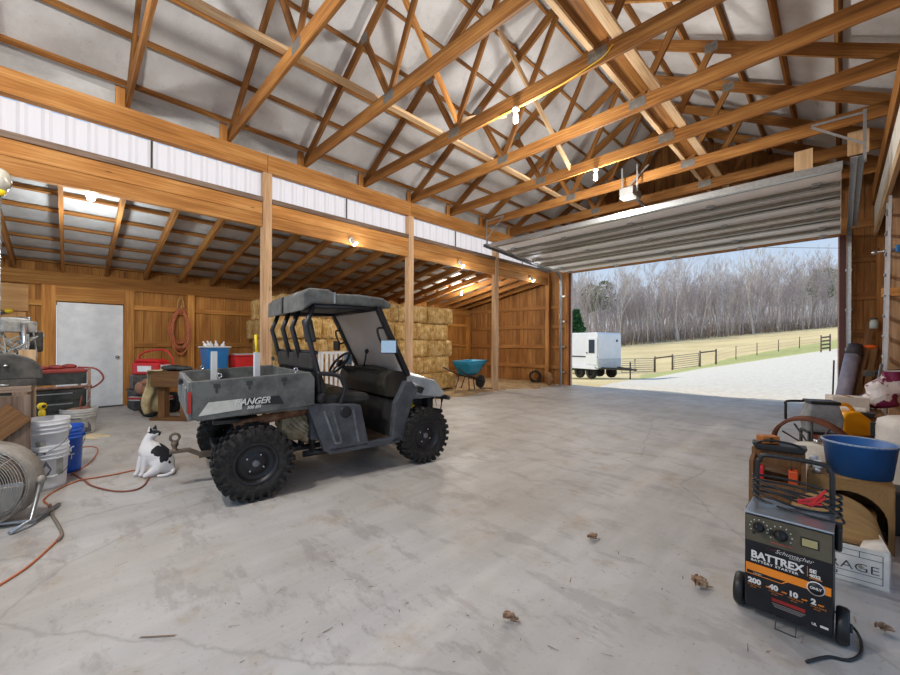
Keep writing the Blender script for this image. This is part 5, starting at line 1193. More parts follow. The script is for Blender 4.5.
nodes=[((.10,.01,.095),(.105,.10)),((.075,.01,.17),(.10,.10)),((.02,.0,.235),(.096,.098)),((-.035,-.005,.285),(.080,.082)),((-.035,.0,.345),(.048,.05)),((-.005,.012,.395),(.052,.05)),((.035,.022,.398),(.040,.037)),((.062,.028,.385),(.020,.018)),
 ((-.06,-.045,.20),.040),((-.075,-.06,.10),.026),((-.085,-.075,.03),.022),((-.105,-.10,.018),.020),
 ((-.0,-.075,.19),.040),((-.012,-.085,.10),.027),((-.02,-.095,.03),.022),((-.035,-.12,.018),.020),
 ((.10,-.075,.07),(.055,.06)),((.05,-.115,.03),.028),((.01,-.135,.018),.020),
 ((.10,.09,.07),(.055,.06)),((.05,.12,.025),.025),
 ((.19,.03,.03),.022),((.22,-.03,.02),.017),((.19,-.085,.018),.015),((.13,-.11,.018),.013)]
edges=[(0,1),(1,2),(2,3),(3,4),(4,5),(5,6),(6,7),(2,8),(8,9),(9,10),(10,11),(2,12),(12,13),(13,14),(14,15),(0,16),(16,17),(17,18),(0,19),(19,20),(0,21),(21,22),(22,23),(23,24)]
body=skin('cat_body',nodes,edges,M_CAT,ct)
for s in (-1,1):
    b=MB(); c0=V((-.008,.012+s*.032,.437)); b.lathe([(.021,-.008),(.013,.016),(.001,.038)],c0,(.1,s*.25,1),10); b.build('ear',M_CAT,ct)
    b=MB(); b.ell((.052,.026+s*.022,.405),.006,.006,.007,10,8); b.build('eye',plain('cat_eye','6d8a3a',.1),ct)
b=MB(); b.ell((.082,.033,.386),.006,.006,.005,8,6); b.build('nose',plain('cat_nose','c58a86',.5),ct)
# ------------------------------------------------------------------ battery charger
M_CHB=dirt('charger_black','17171a','222226',10,.45,bump=0); M_CHT=NT('charger_top_metal'); M_CHT.set(Roughness=.3,Metallic=.9); M_CHT.b.inputs['Base Color'].default_value=lin('b4bcc4'); M_CHT=M_CHT.m
M_CHP=dirt('charger_panel','4f4a3c','5f5a4a',6,.4,bump=0); M_OR=plain('label_orange','e8851f',.4,0,.06); M_LW=plain('label_white','d8d4cf',.45,0,.06); M_LR=plain('label_red','8e1d18',.45)
ch=thing('battery_charger','black wheeled battery charger with orange striped label and steel top','battery charger',(-.165,2.445,0),-.02)
HW,HD,Z0_,Z1_=.152,.12,.045,.49
b=MB(); b.box(-HW,HW,-HD,HD,Z0_,Z1_); b.build('case',M_CHB,ch,bevel=.006)
b=MB(); b.prism([(-HD-.004,Z1_+.001),(-HD-.004,Z1_+.010),(HD,Z1_+.014),(HD,Z1_+.001)],YZ,-HW-.002,HW+.002); b.build('steel_top',M_CHT,ch,bevel=.003)
F_=-HD-.001
def fr(d): return lambda u,v: (u,F_-d,v)
def flat(b,x0,x1,z0,z1,d): 
    n=len(b.v); b.v+=[(x0,F_-d,z0),(x1,F_-d,z0),(x1,F_-d,z1),(x0,F_-d,z1)]; b.face((n,n+1,n+2,n+3))
b=MB(); b.box(-HW+.004,HW-.004,F_-.002,F_,.365,Z1_-.006); pnl=b.build('control_panel',M_CHP,ch)
def part(name,b,m,par=ch): o=b.build(name,m,ch); o.parent=par; return o
for x,z,r_ in ((-.098,.437,.022),(-.020,.425,.026)):
    b=MB(); b.lathe([(r_,0),(r_,.006),(r_*.75,.010),(r_*.7,.026),(.0,.028)],(x,F_-.002,z),(0,-1,0),22); b.box(x-.004,x+.004,F_-.036,F_-.02,z-r_*.8,z+r_*.8); part('dial_knob',b,M_BLACK,pnl)
    b=MB()
    for k in range(9): a=radians(-120+30*k); b.ell((x+sin(a)*r_*1.55,F_-.0025,z+cos(a)*r_*1.55),.003,.0006,.003,6,4)
    part('dial_marks',b,M_LW,pnl)
b=MB(); b.box(.048,.108,F_-.005,F_-.002,.405,.447); part('meter_bezel',b,M_BLACK,pnl); b=MB(); b.box(.053,.103,F_-.006,F_-.0051,.410,.442); part('meter_face',b,plain('meter_cream','a59a6c',.3),pnl)
b=MB(); flat(b,-.055,.02,.380,.385,.0024); part('red_caption',b,plain('caption_red','a04038',.5),pnl)
b=MB(); b.box(-.122,-.112,F_-.005,F_-.002,.40,.412); b.box(-.062,-.048,F_-.006,F_-.002,.415,.44); part('rocker_switch',b,M_BLACK,pnl)
# front label
b=MB(); text_mb(b,'Schumacher',.026,lambda u,v:(-.040+u,F_-.002,.338+v),shear=.45,sx=1.0,bold=-.0002); b.build('label_lettering',M_LW,ch)
b=MB(); 
for k in range(4): b.tri([(-.085+.012*k,F_-.0022,.335+.003*k),(-.07+.012*k,F_-.0022,.36-.002*k),(-.079+.012*k,F_-.0022,.345)])
b.build('red_emblem',M_LR,ch)
b=MB(); text_mb(b,'ELECTRIC',.008,lambda u,v:(.01+u,F_-.002,.331+v),sx=1.1); b.build('label_lettering',M_LW,ch)
b=MB(); text_mb(b,'BATTREX',.047,lambda u,v:(-.128+u,F_-.002,.287+v),sx=.93,bold=.0018); b.build('label_lettering',M_LW,ch)
b=MB(); text_mb(b,'BATTERY STARTER',.0145,lambda u,v:(-.128+u,F_-.002,.270+v),sx=1.22,space=1.15,bold=.0005); b.build('label_lettering',M_LW,ch)
b=MB(); text_mb(b,'SE',.022,lambda u,v:(.077+u,F_-.002,.300+v),bold=.001,sx=1.1); text_mb(b,'4022',.018,lambda u,v:(.077+u,F_-.002,.281+v),bold=.001); b.build('label_lettering',M_LW,ch)
b=MB(); flat(b,.070,.0715,.278,.322,.0018); flat(b,.077,.118,.2745,.2775,.0018); flat(b,-.147,.075,.222,.258,.0018); flat(b,.118,.146,.222,.258,.0018); flat(b,-.147,-.02,.205,.208,.0018); flat(b,-.147,-.143,.205,.222,.0018); b.tri([(-.02,F_-.0018,.205),(-.016,F_-.0018,.205),(.006,F_-.0018,.222),(-.002,F_-.0018,.222)]); b.build('orange_stripe',M_OR,ch)
b=MB(); b.lathe([(.0,0),(.030,0),(.030,.0012),(0,.0012)],(.098,F_-.002,.236),(0,-1,0),24); sl_=b.build('round_seal',M_LW,ch); b=MB(); b.lathe([(.0,0),(.026,0),(.026,.0006),(0,.0006)],(.098,F_-.0033,.236),(0,-1,0),24); part('seal_face',b,M_BLACK,sl_); b=MB(); text_mb(b,'ONLY',.014,lambda u,v:(.098+u,F_-.0045,.232+v),align='CENTER',bold=.0006); part('seal_lettering',b,M_LW,sl_)
b=MB(); text_mb(b,'Charger',.010,lambda u,v:(-.12+u,F_-.002,.211+v),shear=.2); b.build('label_lettering',M_LW,ch)
for x,s in ((-.138,'200'),(-.060,'40'),(.008,'10'),(.083,'2')):
    b=MB(); text_mb(b,s,.032,lambda u,v:(x+u,F_-.002,.165+v),bold=.0018,sx=1.0); b.build('label_lettering',M_LW,ch)
    w=.022*len(s)
    b=MB(); text_mb(b,'AMP',.010,lambda u,v:(x+w+u,F_-.002,.166+v),bold=.0004); text_mb(b,'12 VOLT CHARGE',.0085,lambda u,v:(x-.002+u,F_-.002,.153+v),sx=.75); text_mb(b,'SETTING',.007,lambda u,v:(x+.008+u,F_-.002,.143+v),sx=.8); b.build('label_lettering',M_OR,ch)
b=MB(); flat(b,-.05,.065,.112,.128,.0018); b.build('red_bar',M_LR,ch); b=MB()
for k in range(3): flat(b,-.05+.004*k,.065-.006*k,.102-.007*k,.106-.007*k,.0018)
b.build('fine_print',plain('fine_print_grey','77706c',.5),ch)
b=MB(); text_mb(b,'UL',.014,lambda u,v:(.085+u,F_-.002,.075+v),bold=.0006); flat(b,.112,.138,.075,.085,.0018); b.build('label_lettering',M_LW,ch)
for s in (-1,1):
    b=MB(); b.lathe([(.0,-.022),(.068,-.022),(.076,-.012),(.076,.012),(.068,.022),(0,.022)],(s*(HW+.028),-HD+.085,.076),(1,0,0),26); w_=b.build('wheel',M_BLACK,ch); b=MB(); b.lathe([(.0,s*.022),(.02,s*.022),(.018,s*.03),(0,s*.031)],(s*(HW+.028),-HD+.085,.076),(1,0,0),14); part('hub_cap',b,M_DGREY,w_)
    b=MB(); b.box(s*HW-.012+s*.012,s*HW+.012+s*.012,HD-.08,HD,.36,.47); b.build('corner_bumper',M_BLACK,ch,bevel=.01)
b=MB(); b.tube([(-.035,-HD+.01,.06),(-.035,-HD-.03,.004),(.035,-HD-.03,.004),(.035,-HD+.01,.06)],.003,6); b.build('wire_foot',M_DGREY,ch)
b=MB(); hp=[(-.14,HD,.42),(-.14,HD+.01,.66),(-.13,HD+.015,.70),(-.10,HD+.018,.725),(.10,HD+.018,.725),(.13,HD+.015,.70),(.14,HD+.01,.66),(.14,HD,.42)]; b.tube(lines(hp,4),.011,10); b.build('tube_handle',M_BLACK,ch)
b=MB()
for k in range(4): 
    z=.60-.028*k; b.tube(lines([(-.15,HD+.0,z),(-.08,HD-.03-.01*k,z-.015),(.06,HD-.04,z-.04),(.15,HD,z-.03),(.16,HD+.03,z-.01),(.0,HD+.05,z+.01),(-.15,HD+.03,z+.01),(-.15,HD+.0,z)],5),.006,6)
b.tube(lines([(.10,HD-.03,.55),(.16,HD-.05,.52),(.18,HD-.09,.50),(.12,HD-.12,.506),(-.05,HD-.1,.51)],6),.005,6); b.build('cable_wrap',M_BLACK,ch)
b=MB()
for (x,y,z,ang) in ((.07,HD-.045,.555,.3),(.095,HD-.05,.572,.9)):
    d=V((cos(ang),0,sin(ang))); 
    for s in (-1,1): b.bar(V((x,y,z))-d*.05+V((0,0,s*.004)),V((x,y,z))+d*.04+V((0,0,s*.016)),.018,.010)
b.build('clamp',M_PRED,ch)
pts=[(.15,HD-.02,.06),(.22,HD-.05,.02),(.235,-.06,.008),(.20,-.16,.007),(.14,-.20,.007),(.08,-.30,.007)]; b=MB(); b.tube(lines(pts,8),.006,7); b.build('power_cord',M_BLACK,ch)
# ------------------------------------------------------------------ boxes behind the charger
M_CARD=wood('cardboard','7e5f3c','957347','a8875a',grain=9,knots=False,bump=.02); M_WCARD=dirt('white_cardboard','cfcac0','dedad1',6,.8,bump=0); M_PEN=plain('black_marker','26262a',.6)
bx=thing('storage_box','white cardboard storage box of dusty stones with a marker drawn label','box',(-.045,3.19,0),.10)
b=MB(); X0,X1,D_,H_=-.19,.225,.15,.205
for (x0,x1,y0,y1) in ((X0,X1,-D_,-D_+.006),(X0,X1,D_-.006,D_),(X0,X0+.006,-D_,D_),(X1-.006,X1,-D_,D_)): b.box(x0,x1,y0,y1,0,H_)
b.box(X0,X1,-D_,D_,0,.006); b.build('box_walls',M_WCARD,bx)
b=MB(); b.grid(14,10,lambda u,v:(lerp(X0+.01,X1+.02,u),lerp(.02,D_+.03,v**.6),H_-.05+(.02+.21*(1-(2*u-1)**2)**.5)*v)); b.build('bent_liner',M_CARD,bx,solid=.005)
b=MB(); b.grid(4,4,lambda u,v:(X1-.002-.12*u*(1-v*.4),-D_+.01+.20*v,H_-.002-.03*u)); b.build('corner_flap',M_WCARD,bx,solid=.004)
f2=lambda u,v:(u,-D_-.0012,v); b=MB(); text_mb(b,'STORAGE',.062,lambda u,v:(-.163+u,-D_-.0012,.075+v),sx=1.28,bold=-.0006); b.build('box_lettering',M_PEN,bx)
b=MB()
def ln(x0,z0,x1,z1,w=.0022): b.bar((x0,-D_-.0006,z0),(x1,-D_-.0006,z1),.0012,w)
for z in (.028,.063,.150,.182): ln(-.21,z,.196,z)
for x in (-.21,.196): ln(x,.028,x,.182)
for x in (-.07,.02,.11): ln(x,.150,x,.182)
b.build('box_lines',M_PEN,bx)
b=MB(); text_mb(b,'60',.026,lambda u,v:(-.005+u,-D_-.0012,.036+v),bold=.001,sx=1.2); b.build('box_lettering',M_PEN,bx)
M_STONE=dirt('dusty_stone','7d7364','a89c89',12,.9); RS=random.Random(6)
for k in range(9):
    x=-.16+.09*(k%4)+RS.uniform(-.02,.02)+.02*(k//4); y=-.10+.075*(k//4)+RS.uniform(-.01,.01); b=MB(); s_=RS.uniform(.034,.05); b.ell((0,0,0),s_*1.2,s_,s_*.7,12,8)
    for i,v in enumerate(b.v): f_=1+.12*sin(v[0]*90+k)+.1*cos(v[1]*110+k*2); b.v[i]=(v[0]*f_,v[1]*f_,v[2]*f_)
    c_2,s_2=cos(.10),sin(.10); o=b.build('stone',M_STONE); o.location=(-.045+c_2*x-s_2*y,3.19+s_2*x+c_2*y,.10+.012*(k%3)); tag(o,'dusty grey brown stone among the stones in the white cardboard box','stone','stones in the storage box')
b=MB(); b.box(X0+.01,X1-.01,-D_+.01,.03,.008,.085); b.build('packing_fill',M_CARD,bx)
cb=thing('cardboard_box','brown cardboard carton with a round topped cut-out in its front','box',(.04,3.83,0),.02)
b=MB(); w_,d2,h2=.20,.22,.42
arch=[(-.17,.06),(-.17,.18)]+[(-.17*cos(a),.18+.17*sin(a)) for a in [k*pi/14 for k in range(1,14)]]+[(.17,.18),(.17,.06)]
n=len(arch); o_=[(-w_,.0),(-w_,h2)]+[(-w_+2*w_*k/12,h2) for k in range(1,12)]+[(w_,h2),(w_,0)]
b.box(-w_,-.172,-d2,-d2+.006,0,h2); b.box(.172,w_,-d2,-d2+.006,0,h2); b.box(-.172,.172,-d2,-d2+.006,0,.06)
for k in range(14):
    a0=pi*k/14;a1=pi*(k+1)/14; x0,x1=-.172*cos(a0),-.172*cos(a1); z0,z1=.18+.172*sin(a0),.18+.172*sin(a1); m_=len(b.v)
    b.v+=[(x0,-d2,z0),(x1,-d2,z1),(x1,-d2,h2),(x0,-d2,h2)]; b.face((m_,m_+1,m_+2,m_+3)); m_=len(b.v); b.v+=[(x0,-d2+.006,z0),(x1,-d2+.006,z1),(x1,-d2+.006,h2),(x0,-d2+.006,h2)]; b.face((m_+3,m_+2,m_+1,m_)); m_=len(b.v); b.v+=[(x0,-d2,z0),(x1,-d2,z1),(x1,-d2+.006,z1),(x0,-d2+.006,z0)]; b.face((m_+3,m_+2,m_+1,m_))
b.box(-w_,-w_+.006,-d2,d2,0,h2); b.box(w_-.006,w_,-d2,d2,0,h2); b.box(-w_,w_,d2-.006,d2,0,h2); b.build('carton_walls',M_CARD,cb)
b=MB(); b.box(-w_,w_,-d2,d2,h2-.004,h2+.003); b.build('carton_lid',M_CARD,cb)
b=MB(); b.box(-.13,-.02,-.1,.1,0,.26); b.box(.0,.13,-.12,.1,0,.2); b.build('stored_boards',W_BROWN,cb)
tb=thing('blue_tub','round blue plastic feed tub resting on the brown carton','tub',(.095,3.83,.425))
b=MB(); b.lathe([(0,.012),(.150,.012),(.176,.215),(.190,.22),(.190,.208),(.181,.205),(.156,0),(0,0)],n=40); b.build('tub_body',plain('feed_tub_blue','1f5c9e',.45,0,.1),tb); b=MB(); b.tube([(.184*cos(a),.184*sin(a),.218) for a in [k*pi/24 for k in range(48)]],.007,6,closed=True); b.build('worn_rim',plain('worn_blue_grey','8f9cae',.6),tb)
for (x,y,lab) in ((-.105,3.66,'white topped spray can on the carton nearest the charger handle'),(-.13,3.80,'second spray can behind the first on the carton')):
    t=thing('spray_can',lab,'can',(x,y,.425)); b=MB(); b.lathe([(0,0),(.026,0),(.026,.028),(.02,.034),(0,.034)],n=16); b.build('can_cap',M_GALV,t); b=MB(); b.lathe([(.018,.034),(.026,.04),(.026,.075),(.02,.083),(0,.084)],n=16); b.build('can_top',M_WHITE,t)
# old wooden tote
tt=thing('wooden_tote','old dark wooden tool tote full of scrap behind the charger','crate',(-.31,3.585,0),.06)
b=MB(); b.box(-.15,.15,.11,.13,.0,.53,rnd=True); b.build('back_board',W_BROWN,tt); b=MB(); b.box(-.15,.15,-.13,-.11,0,.36,rnd=True); b.build('front_board',W_BROWN,tt)
for s in (-1,1): b=MB(); b.box(s*.138-.012,s*.138+.012,-.11,.11,0,.48,rnd=True); b.build('end_board',W_BROWN,tt)
b=MB(); b.box(-.126,.126,-.11,.11,.28,.30); b.build('tote_floor',W_BROWN,tt)
for k,(lab,x,z,m_,w2) in enumerate((('pale wood strip lying across the wooden tote',-.0,.40,W_PALE,.22),('brown stick lying along the wooden tote',.0,.44,W_BROWN,.20))): b=MB(); b.bar((x-w2/2,.05-.09*k,z),(x+w2/2,.08-.05*k,z-.02),.03,.025); o=tag(b.build('wood_strip',m_),lab,'wood'); o.location=(-.31,3.585,0)
for x,y,m_,lab in ((-.40,3.52,M_PRED,'red plastic case standing in the wooden tote at its left end'),(-.22,3.53,plain('orange_plastic','d2501f',.4),'orange plastic case standing in the wooden tote near the carton')):
    t=thing('tool_case',lab,'case',(x,y,.302),.06); b=MB(); b.box(-.025,.025,-.04,.04,0,.14); b.build('case_shell',m_,t,bevel=.008); b=MB(); b.tube([(-.012,-.02,.14),(-.012,-.02,.155),(-.012,.02,.155),(-.012,.02,.14)],.005,6); b.build('case_handle',M_BLACK,t)
t=thing('black_tray','black plastic tray with a handle on top of the wooden tote','tray',(-.31,3.685,.532),.1); b=MB(); b.prism([(-.13,.0),(.13,.0),(.155,.045),(-.155,.045)],lambda a,c,d:(a,d,c),-.07,.07); b.build('tray_shell',M_BLACK,t,bevel=.01); b=MB(); b.tube(lines([(-.13,-.06,.04),(-.07,-.07,.075),(.07,-.07,.07),(.14,-.06,.03)]),.008,6); b.build('tray_handle',M_BLACK,t)
t=thing('wood_block','orange brown wood block with a hole sitting on the black tray','wood',(-.37,3.67,.578),.7); b=MB(); b.box(-.06,.06,-.035,.035,0,.055); b.build('block',plain('orange_wood','b06a2b',.5),t,bevel=.006); b=MB(); b.lathe([(0,0),(.018,0),(.018,.002),(0,.002)],(0,-.0355,.028),(0,-1,0),14); b.build('hole',M_BLACK,t)
# propane tank, rusty hoop, heater
p=atd(817,452,3.15); t=thing('gas_tank','dusty white gas tank with a domed top behind the wooden tote','tank',(p.x,p.y,0)); M_TANK=dirt('tank_white','b9b4a8','d2cfc6',5,.5,bump=0)
b=MB(); b.lathe([(0,.03),(.17,.03),(.21,.08),(.215,.2),(.215,.36),(.19,.44),(.12,.485),(.0,.50)],n=30); b.build('tank_shell',M_TANK,t); b=MB(); b.lathe([(.17,0),(.18,.0),(.18,.05),(.17,.05)],n=26); b.build('foot_ring',M_TANK,t); b=MB(); b.tube([(0,0,.5),(0,0,.53)],.025,10); b.build('valve',M_CHROME,t)
p=atd(812,452,3.5); t=thing('wheel_hoop','rusty brown wheel hoop leaning behind the gas tank','wheel',(p.x,p.y,0)); b=MB(); b.lathe([(.275,-.03),(.30,-.035),(.30,.035),(.275,.03),(.27,0),(.275,-.03)],(0,0,.36),(.3,.9,.25),40); b.build('rim_band',dirt('rust_brown','4b2c21','73452f',9,.7),t)
b=MB(); 
for k in range(6): a=k*pi/6; d=V((.93,-.3,0))*cos(a)+V((0,-.25,.95))*sin(a); b.tube([V((0,0,.36))-d*.26,V((0,0,.36))+d*.26],.008,6)
b.build('spoke',M_DGREY,t); b=MB(); b.lathe([(0,-.04),(.04,-.04),(.04,.04),(0,.04)],(0,0,.36),(.3,.9,.25),14); b.build('hub',M_DGREY,t); b=MB(); b.box(-.1,.1,-.03,.03,0,.07); b.build('wedge_block',W_BROWN,t)
p=atd(821,430,3.75); t=thing('plastic_hopper','grey plastic hopper with a black top rail standing behind the gas tank','container',(p.x,p.y,0),.35)
b=MB(); b.prism([(-.12,.46),(.12,.46),(.14,.60),(.10,.74),(-.10,.74),(-.14,.60)],lambda a,c,d:(a,d,c),-.10,.10); b.build('hopper_shell',dirt('hopper_grey','6d6f72','8d9093',7,.5,bump=0),t,bevel=.02)
b=MB(); b.box(-.11,.11,-.11,.11,.735,.765); b.build('black_rail',M_BLACK,t,bevel=.008); b=MB(); b.box(-.13,.13,-.11,.11,.445,.47); b.build('base_rail',M_BLACK,t,bevel=.008)
b=MB(); b.tube(lines([(-.13,0,.75),(-.26,0,.74),(-.27,0,.70),(-.27,0,.56)],4),.012,8); b.build('side_handle',M_BLACK,t)
for x in (-.12,.10):
    for y in (-.1,.1): b=MB(); b.tube([(x,y,0),(x,y,.45)],.014,6); b.build('leg',M_BLACK,t)
# yellow jerry can
p=atd(851,435,4.1); t=thing('fuel_can','yellow plastic fuel can with a moulded handle beyond the blue tub','fuel can',(p.x,p.y,.05),atan2(RT.y,RT.x)); M_CANY=plain('can_yellow','eeaa14',.4,0,.06)
b=MB(); out=[(-.18,.30),(-.18,.50),(-.15,.55),(-.06,.565),(.0,.56),(.10,.49),(.17,.42),(.18,.30)]; b.prism(out,lambda a,c,d:(a,d,c),-.10,.10); b.build('can_body',M_CANY,t,bevel=.025,seg=3)
b=MB(); b.tube(lines([(-.15,0,.54),(-.14,0,.61),(-.05,0,.62),(.02,0,.56)],5),.018,8); b.build('can_handle',M_CANY,t); b=MB(); b.lathe([(0,0),(.028,0),(.028,.03),(0,.03)],(.11,0,.49),(.5,0,1),14); b.build('spout_cap',M_BLACK,t)
b=MB(); b.box(-.22,.22,-.14,.14,0,.348); o=tag(b.build('wooden_crate',W_BROWN,bevel=.006),'brown wooden crate holding up the yellow fuel can','crate'); o.location=(p.x,p.y,0); o.rotation_euler=t.rotation_euler
# white water heater
p=atd(893,452,3.3); t=thing('white_drum','dented white metal drum with a dark clamp at the right of the blue tub','drum',(p.x+.06,p.y,0)); b=MB(); b.lathe([(0,0),(.20,0),(.205,.02),(.205,.60),(.19,.66),(.13,.69),(0,.70)],n=30); b.build('drum_shell',dirt('drum_white','cdc8bf','e3dfd8',4,.4,bump=0),t); b=MB(); b.box(-.23,-.19,-.03,.03,.50,.62); b.build('clamp',M_BLACK,t)
t.location=(p.x+.10,p.y+.05,0)
p=atd(886,497,2.75); b=MB(); b.box(-.1,.2,-.12,.12,0,.30); o=tag(b.build('black_case',M_BLACK,bevel=.015),'black plastic case on the floor right of the brown carton','case'); o.location=(p.x+.12,p.y-.02,0)
# ------------------------------------------------------------------ along the right wall
ld=thing('step_ladder','aluminium ladder standing against the right wall post','ladder',(.43,8.2,0),0)
for s in (-1,1): b=MB(); b.bar((.0,s*.19-.05,.0),(.05,s*.19-.05,3.35),.03,.03,(1,0,0)); b.build('side_rail',plain('aluminium','c3c6c9',.35,.7,.1),ld)
for k in range(11): b=MB(); z=.28+k*.29; b.bar((.05*z/3.35,-.225,z),(.05*z/3.35,.125,z),.05,.03); b.build('rung',M_GALV,ld)
def lean(name,lab,cat,pxa,pya,pxb,pyb,Y,mat,w,h,D2=None):
    a=aty(pxa,pya,Y); c=aty(pxb,pyb,Y if D2 is None else D2); b=MB(); b.bar(a,c,w,h); return tag(b.build(name,mat,origin=tuple(a)),lab,cat)
def gl(px,py): return gnd(px,py)
for (pa,pb,lab,m_,w2) in (((.16,10.6,.0),(.42,11.0,1.75),'long brown board leaning in the corner by the rolled vinyl',W_BROWN,.10),((.28,10.3,.0),(.47,10.9,1.25),'shorter brown board leaning in the corner beside the long one',W_BROWN,.08)):
    b=MB(); b.bar(pa,pb,w2,.03,(0,1,0)); tag(b.build('leaning_board',m_,origin=pa),lab,'board')
t=thing('vinyl_roll','grey purple roll standing on end by the door track','roll',(.10,10.55,0)); b=MB(); b.tube([(-.10,-.10,.0),(.08,.22,1.12)],.115,20); b.build('rolled_sheet',plain('roll_grey','8d8a9c',.4,0,.2),t); b=MB(); b.tube([(.085,.225,1.10),(.12,.285,1.32)],[.12,.10],20); b.build('dark_end',plain('roll_dark','3d3a40',.6),t)
p=aty(874,398,8.6); t=thing('feed_bag','white and maroon feed bag slumped on the rust brown crates','bag',(.30,7.02,.522),.3)
M_BAG=NT('feed_bag_print'); q_=M_BAG; tc=q_.n('ShaderNodeTexCoord'); nz=q_.noise(tc,'Object',5.5,3,.5); r_=q_.ramp(nz,0,[(.50,'e4e0e0'),(.53,'7a2350')]); q_.l(r_,0,q_.b,'Base Color'); q_.set(Roughness=.45); n2=q_.noise(tc,'Object',11,4,.6); q_.bump(n2,0,.6,.03)
def sack(u,v):
    a=u*2*pi; h_=v*.46; w_=(.17*(1-.55*v**3)+.02*sin(v*13))*(1-.0*v); d_=.10*(1-.75*v**2)+.008*sin(a*5+v*9); e_=min(1,(v*9)**.5)
    return (w_*e_*cos(a)*(abs(cos(a))**-.25 if abs(cos(a))>.05 else 1)+.16*v+.01*sin(v*17),d_*e_*sin(a),h_+.006)
b=MB(); b.grid(36,22,sack); bag=b.build('bag_sack',q_.m,t); b=MB(); b.bar((.09,0,.462),(.24,0,.472),.012,.03); b.build('folded_top',M_WHITE,t)
p=gl(838,407); b=MB(); b.tube([(0,0,0.02),(.02,.05,1.0)],.014,8); o=tag(b.build('garden_rake',M_TRIMR,origin=(0,0,0)),'red brown rake pole leaning on the right door jamb','rake'); o.location=(-.10,11.02,0)
b=MB(); a_=aty(822,410,6.6); c_2=aty(886,387,8.2); b.tube([a_,c_2],.014,8); tag(b.build('grey_pole',M_GALV,origin=tuple(a_)),'long grey pole propped across the clutter by the right wall','pole')
t=thing('crate_stand','low rust brown crate stack along the right wall','crate',(.10,6.6,0),0); b=MB(); b.box(-.32,.28,-.5,.5,0,.46,rnd=True); b.build('lower_crate',dirt('rusty_crate','6b3a2a','8d5440',6,.7),t); b=MB(); b.box(-.30,.26,-.45,.45,.46,.52); b.build('crate_lid',W_BROWN,t)
t=thing('white_carton','small white carton on the rust brown crates','box',(.06,6.65,.522),.3); b=MB(); b.box(-.16,.16,-.12,.12,0,.17); b.build('carton_shell',M_WCARD,t,bevel=.006); b=MB(); b.box(-.02,.02,-.121,.121,.17,.173); b.build('tape_strip',M_CARD,t)
t=thing('hand_tray','black tray with a pale top at the front of the rust brown crates','tray',(.05,6.2,.522),0); b=MB(); b.prism([(-.2,0),(.2,0),(.23,.05),(-.23,.05)],lambda a,c,d:(a,d,c),-.09,.09); b.build('tray_shell',M_BLACK,t,bevel=.008); b=MB(); b.box(-.16,.16,-.06,.06,.05,.09); b.build('pale_insert',M_CREAM,t,bevel=.01)
for k,(x,y,lab) in enumerate(((.30,7.55,'thin grey tool handle leaning in front of the ladder'),(.36,7.75,'second thin pale hoe leaning beside the first before the ladder'))): b=MB(); b.tube([(x-.05,y-.1,0),(x+.1,y+.25,1.05-.1*k)],.016,8); tag(b.build('garden_hoe',M_GALV if k==0 else W_PALE,origin=(x,y,0)),lab,'hoe')
p=V((.46,10.95,1.63)); t=thing('glass_jar','clear jar on the girt in the corner by the door','jar',tuple(p)); b=MB(); b.lathe([(0,0),(.06,0),(.06,.13),(.045,.15),(.045,.17),(0,.17)],n=16); b.build('jar_glass',plain('pale_glass','b9c7c6',.1,0,.05),t); b=MB(); b.lathe([(0,.17),(.05,.17),(.05,.20),(0,.20)],n=16); b.build('jar_lid',M_DGREY,t)
p=V((.40,10.9,1.28)); b=MB(); b.ell((0,0,0),.11,.05,.04,12,8); o=tag(b.build('orange_tool',plain('safety_orange','e8651f',.5)),'bright orange tool hung on the leaning boards in the corner','tool'); o.location=p
p=aty(893,292,8.35); b=MB(); b.box(-.14,.12,-.02,.02,-.06,.06,rnd=True); tag(b.build('wall_cleat',W_HEAD),'short golden cleat nailed across the right wall post','board').location=(.56,8.36,p.z)
p=aty(893,249,8.3); t=thing('clamp','chrome bar clamp with a blue jaw on the right wall post','clamp',(.55,8.33,p.z)); b=MB(); b.tube([(-.22,-.02,-.02),(.05,-.02,0)],.014,8); b.ell((-.2,-.02,-.02),.03,.03,.03,10,8); b.build('clamp_bar',M_CHROME,t); b=MB(); b.box(.0,.10,-.05,.0,-.05,.05); b.build('blue_jaw',M_TUB,t,bevel=.008)
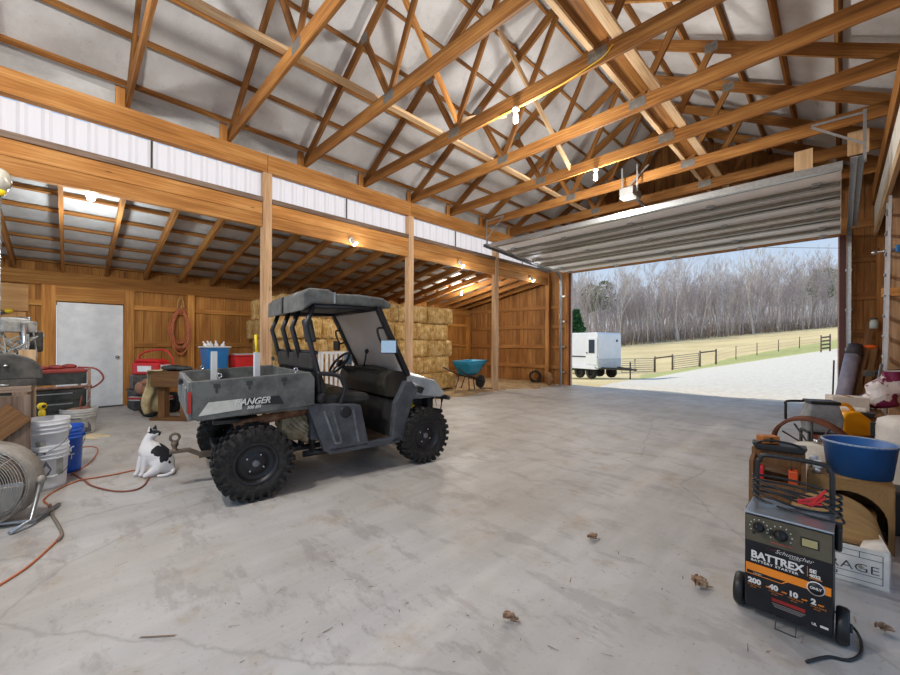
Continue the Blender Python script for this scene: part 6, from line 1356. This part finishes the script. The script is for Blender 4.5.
p=aty(893,378,7.2); t=thing('pipe_wrench','black wrench hanging from the right wall post','wrench',(.50,8.30,p.z+.0)); b=MB(); b.tube([(-.18,0,0),(.10,0,.05)],.022,8); b.build('handle',M_BLACK,t); b=MB(); b.box(-.26,-.14,-.03,.03,-.05,.03); b.build('jaw',M_DMACH,t)
# ------------------------------------------------------------------ leaves and bits on the slab
M_LEAF=dirt('dry_leaf','7a5a40','c0a084',25,.8,bump=0)
def leaf(px,py,s,lab,seed):
    R=random.Random(seed); p=gnd(px,py); b=MB()
    for k in range(5):
        a=R.uniform(0,6.28); c=V((cos(a),sin(a),0))*s*.35*R.random(); d=V((cos(a+.5),sin(a+.5),0)); w=V((-d.y,d.x,0)); L=s*R.uniform(.5,1.0); c.z=.012+.01*R.random()
        b.grid(5,4,lambda u,v:c+d*((u-.5)*L)+w*((v-.5)*L*.55*(1-(2*u-1)**2*.75)*(1+.25*sin(u*14)))+V((0,0,.35*L*((v-.5)*2)**2*R.uniform(.98,1)+.12*L*sin(u*5+k)**2)))
    b.tube([(0,0,.012),(s*.8,s*.2,.02)],.0025,4); o=tag(b.build('dry_leaf',M_LEAF,solid=.0015),lab,'leaf','dry leaves on the concrete'); o.location=p
leaf(592,540,.06,'small curled brown leaf near the middle of the concrete floor',1); leaf(698,587,.08,'largest curled brown leaf lying left of the battery charger',2); leaf(511,623,.055,'crumpled grey brown leaf at the front of the concrete floor',3); leaf(882,632,.05,'flat brown leaf right of the charger cord',4)
b=MB(); R=random.Random(17)
for k in range(300):
    x,y=(R.uniform(100,900),344+R.uniform(6,18)**2) ; p=gnd(x,min(y,690)); 
    if p.y>11.2 or p.x>.45 or p.x<-10: continue
    a=R.uniform(0,6.28); L=R.choice([.008,.012,.015,.02,.03,.05]); d=V((cos(a),sin(a),R.uniform(0,.1)))*L; w=V((-sin(a),cos(a),0))*R.uniform(.001,.0028); p.z=.003; b.t=R.uniform(.8,1.5); b.tri([p-w,p+w,p+d+w*.6,p+d-w*.6])
for (x,y) in ((160,640),):
    p=gnd(140,638);q=gnd(176,636); p.z=q.z=.004; w=V((0,.006,0)); b.tri([p-w,q-w,q+w,p+w])
tag(b.build('floor_litter',plain('litter_brown','75604a',.9,0,.3)),'scattered twigs and leaf crumbs over the concrete floor','litter',kind='stuff')
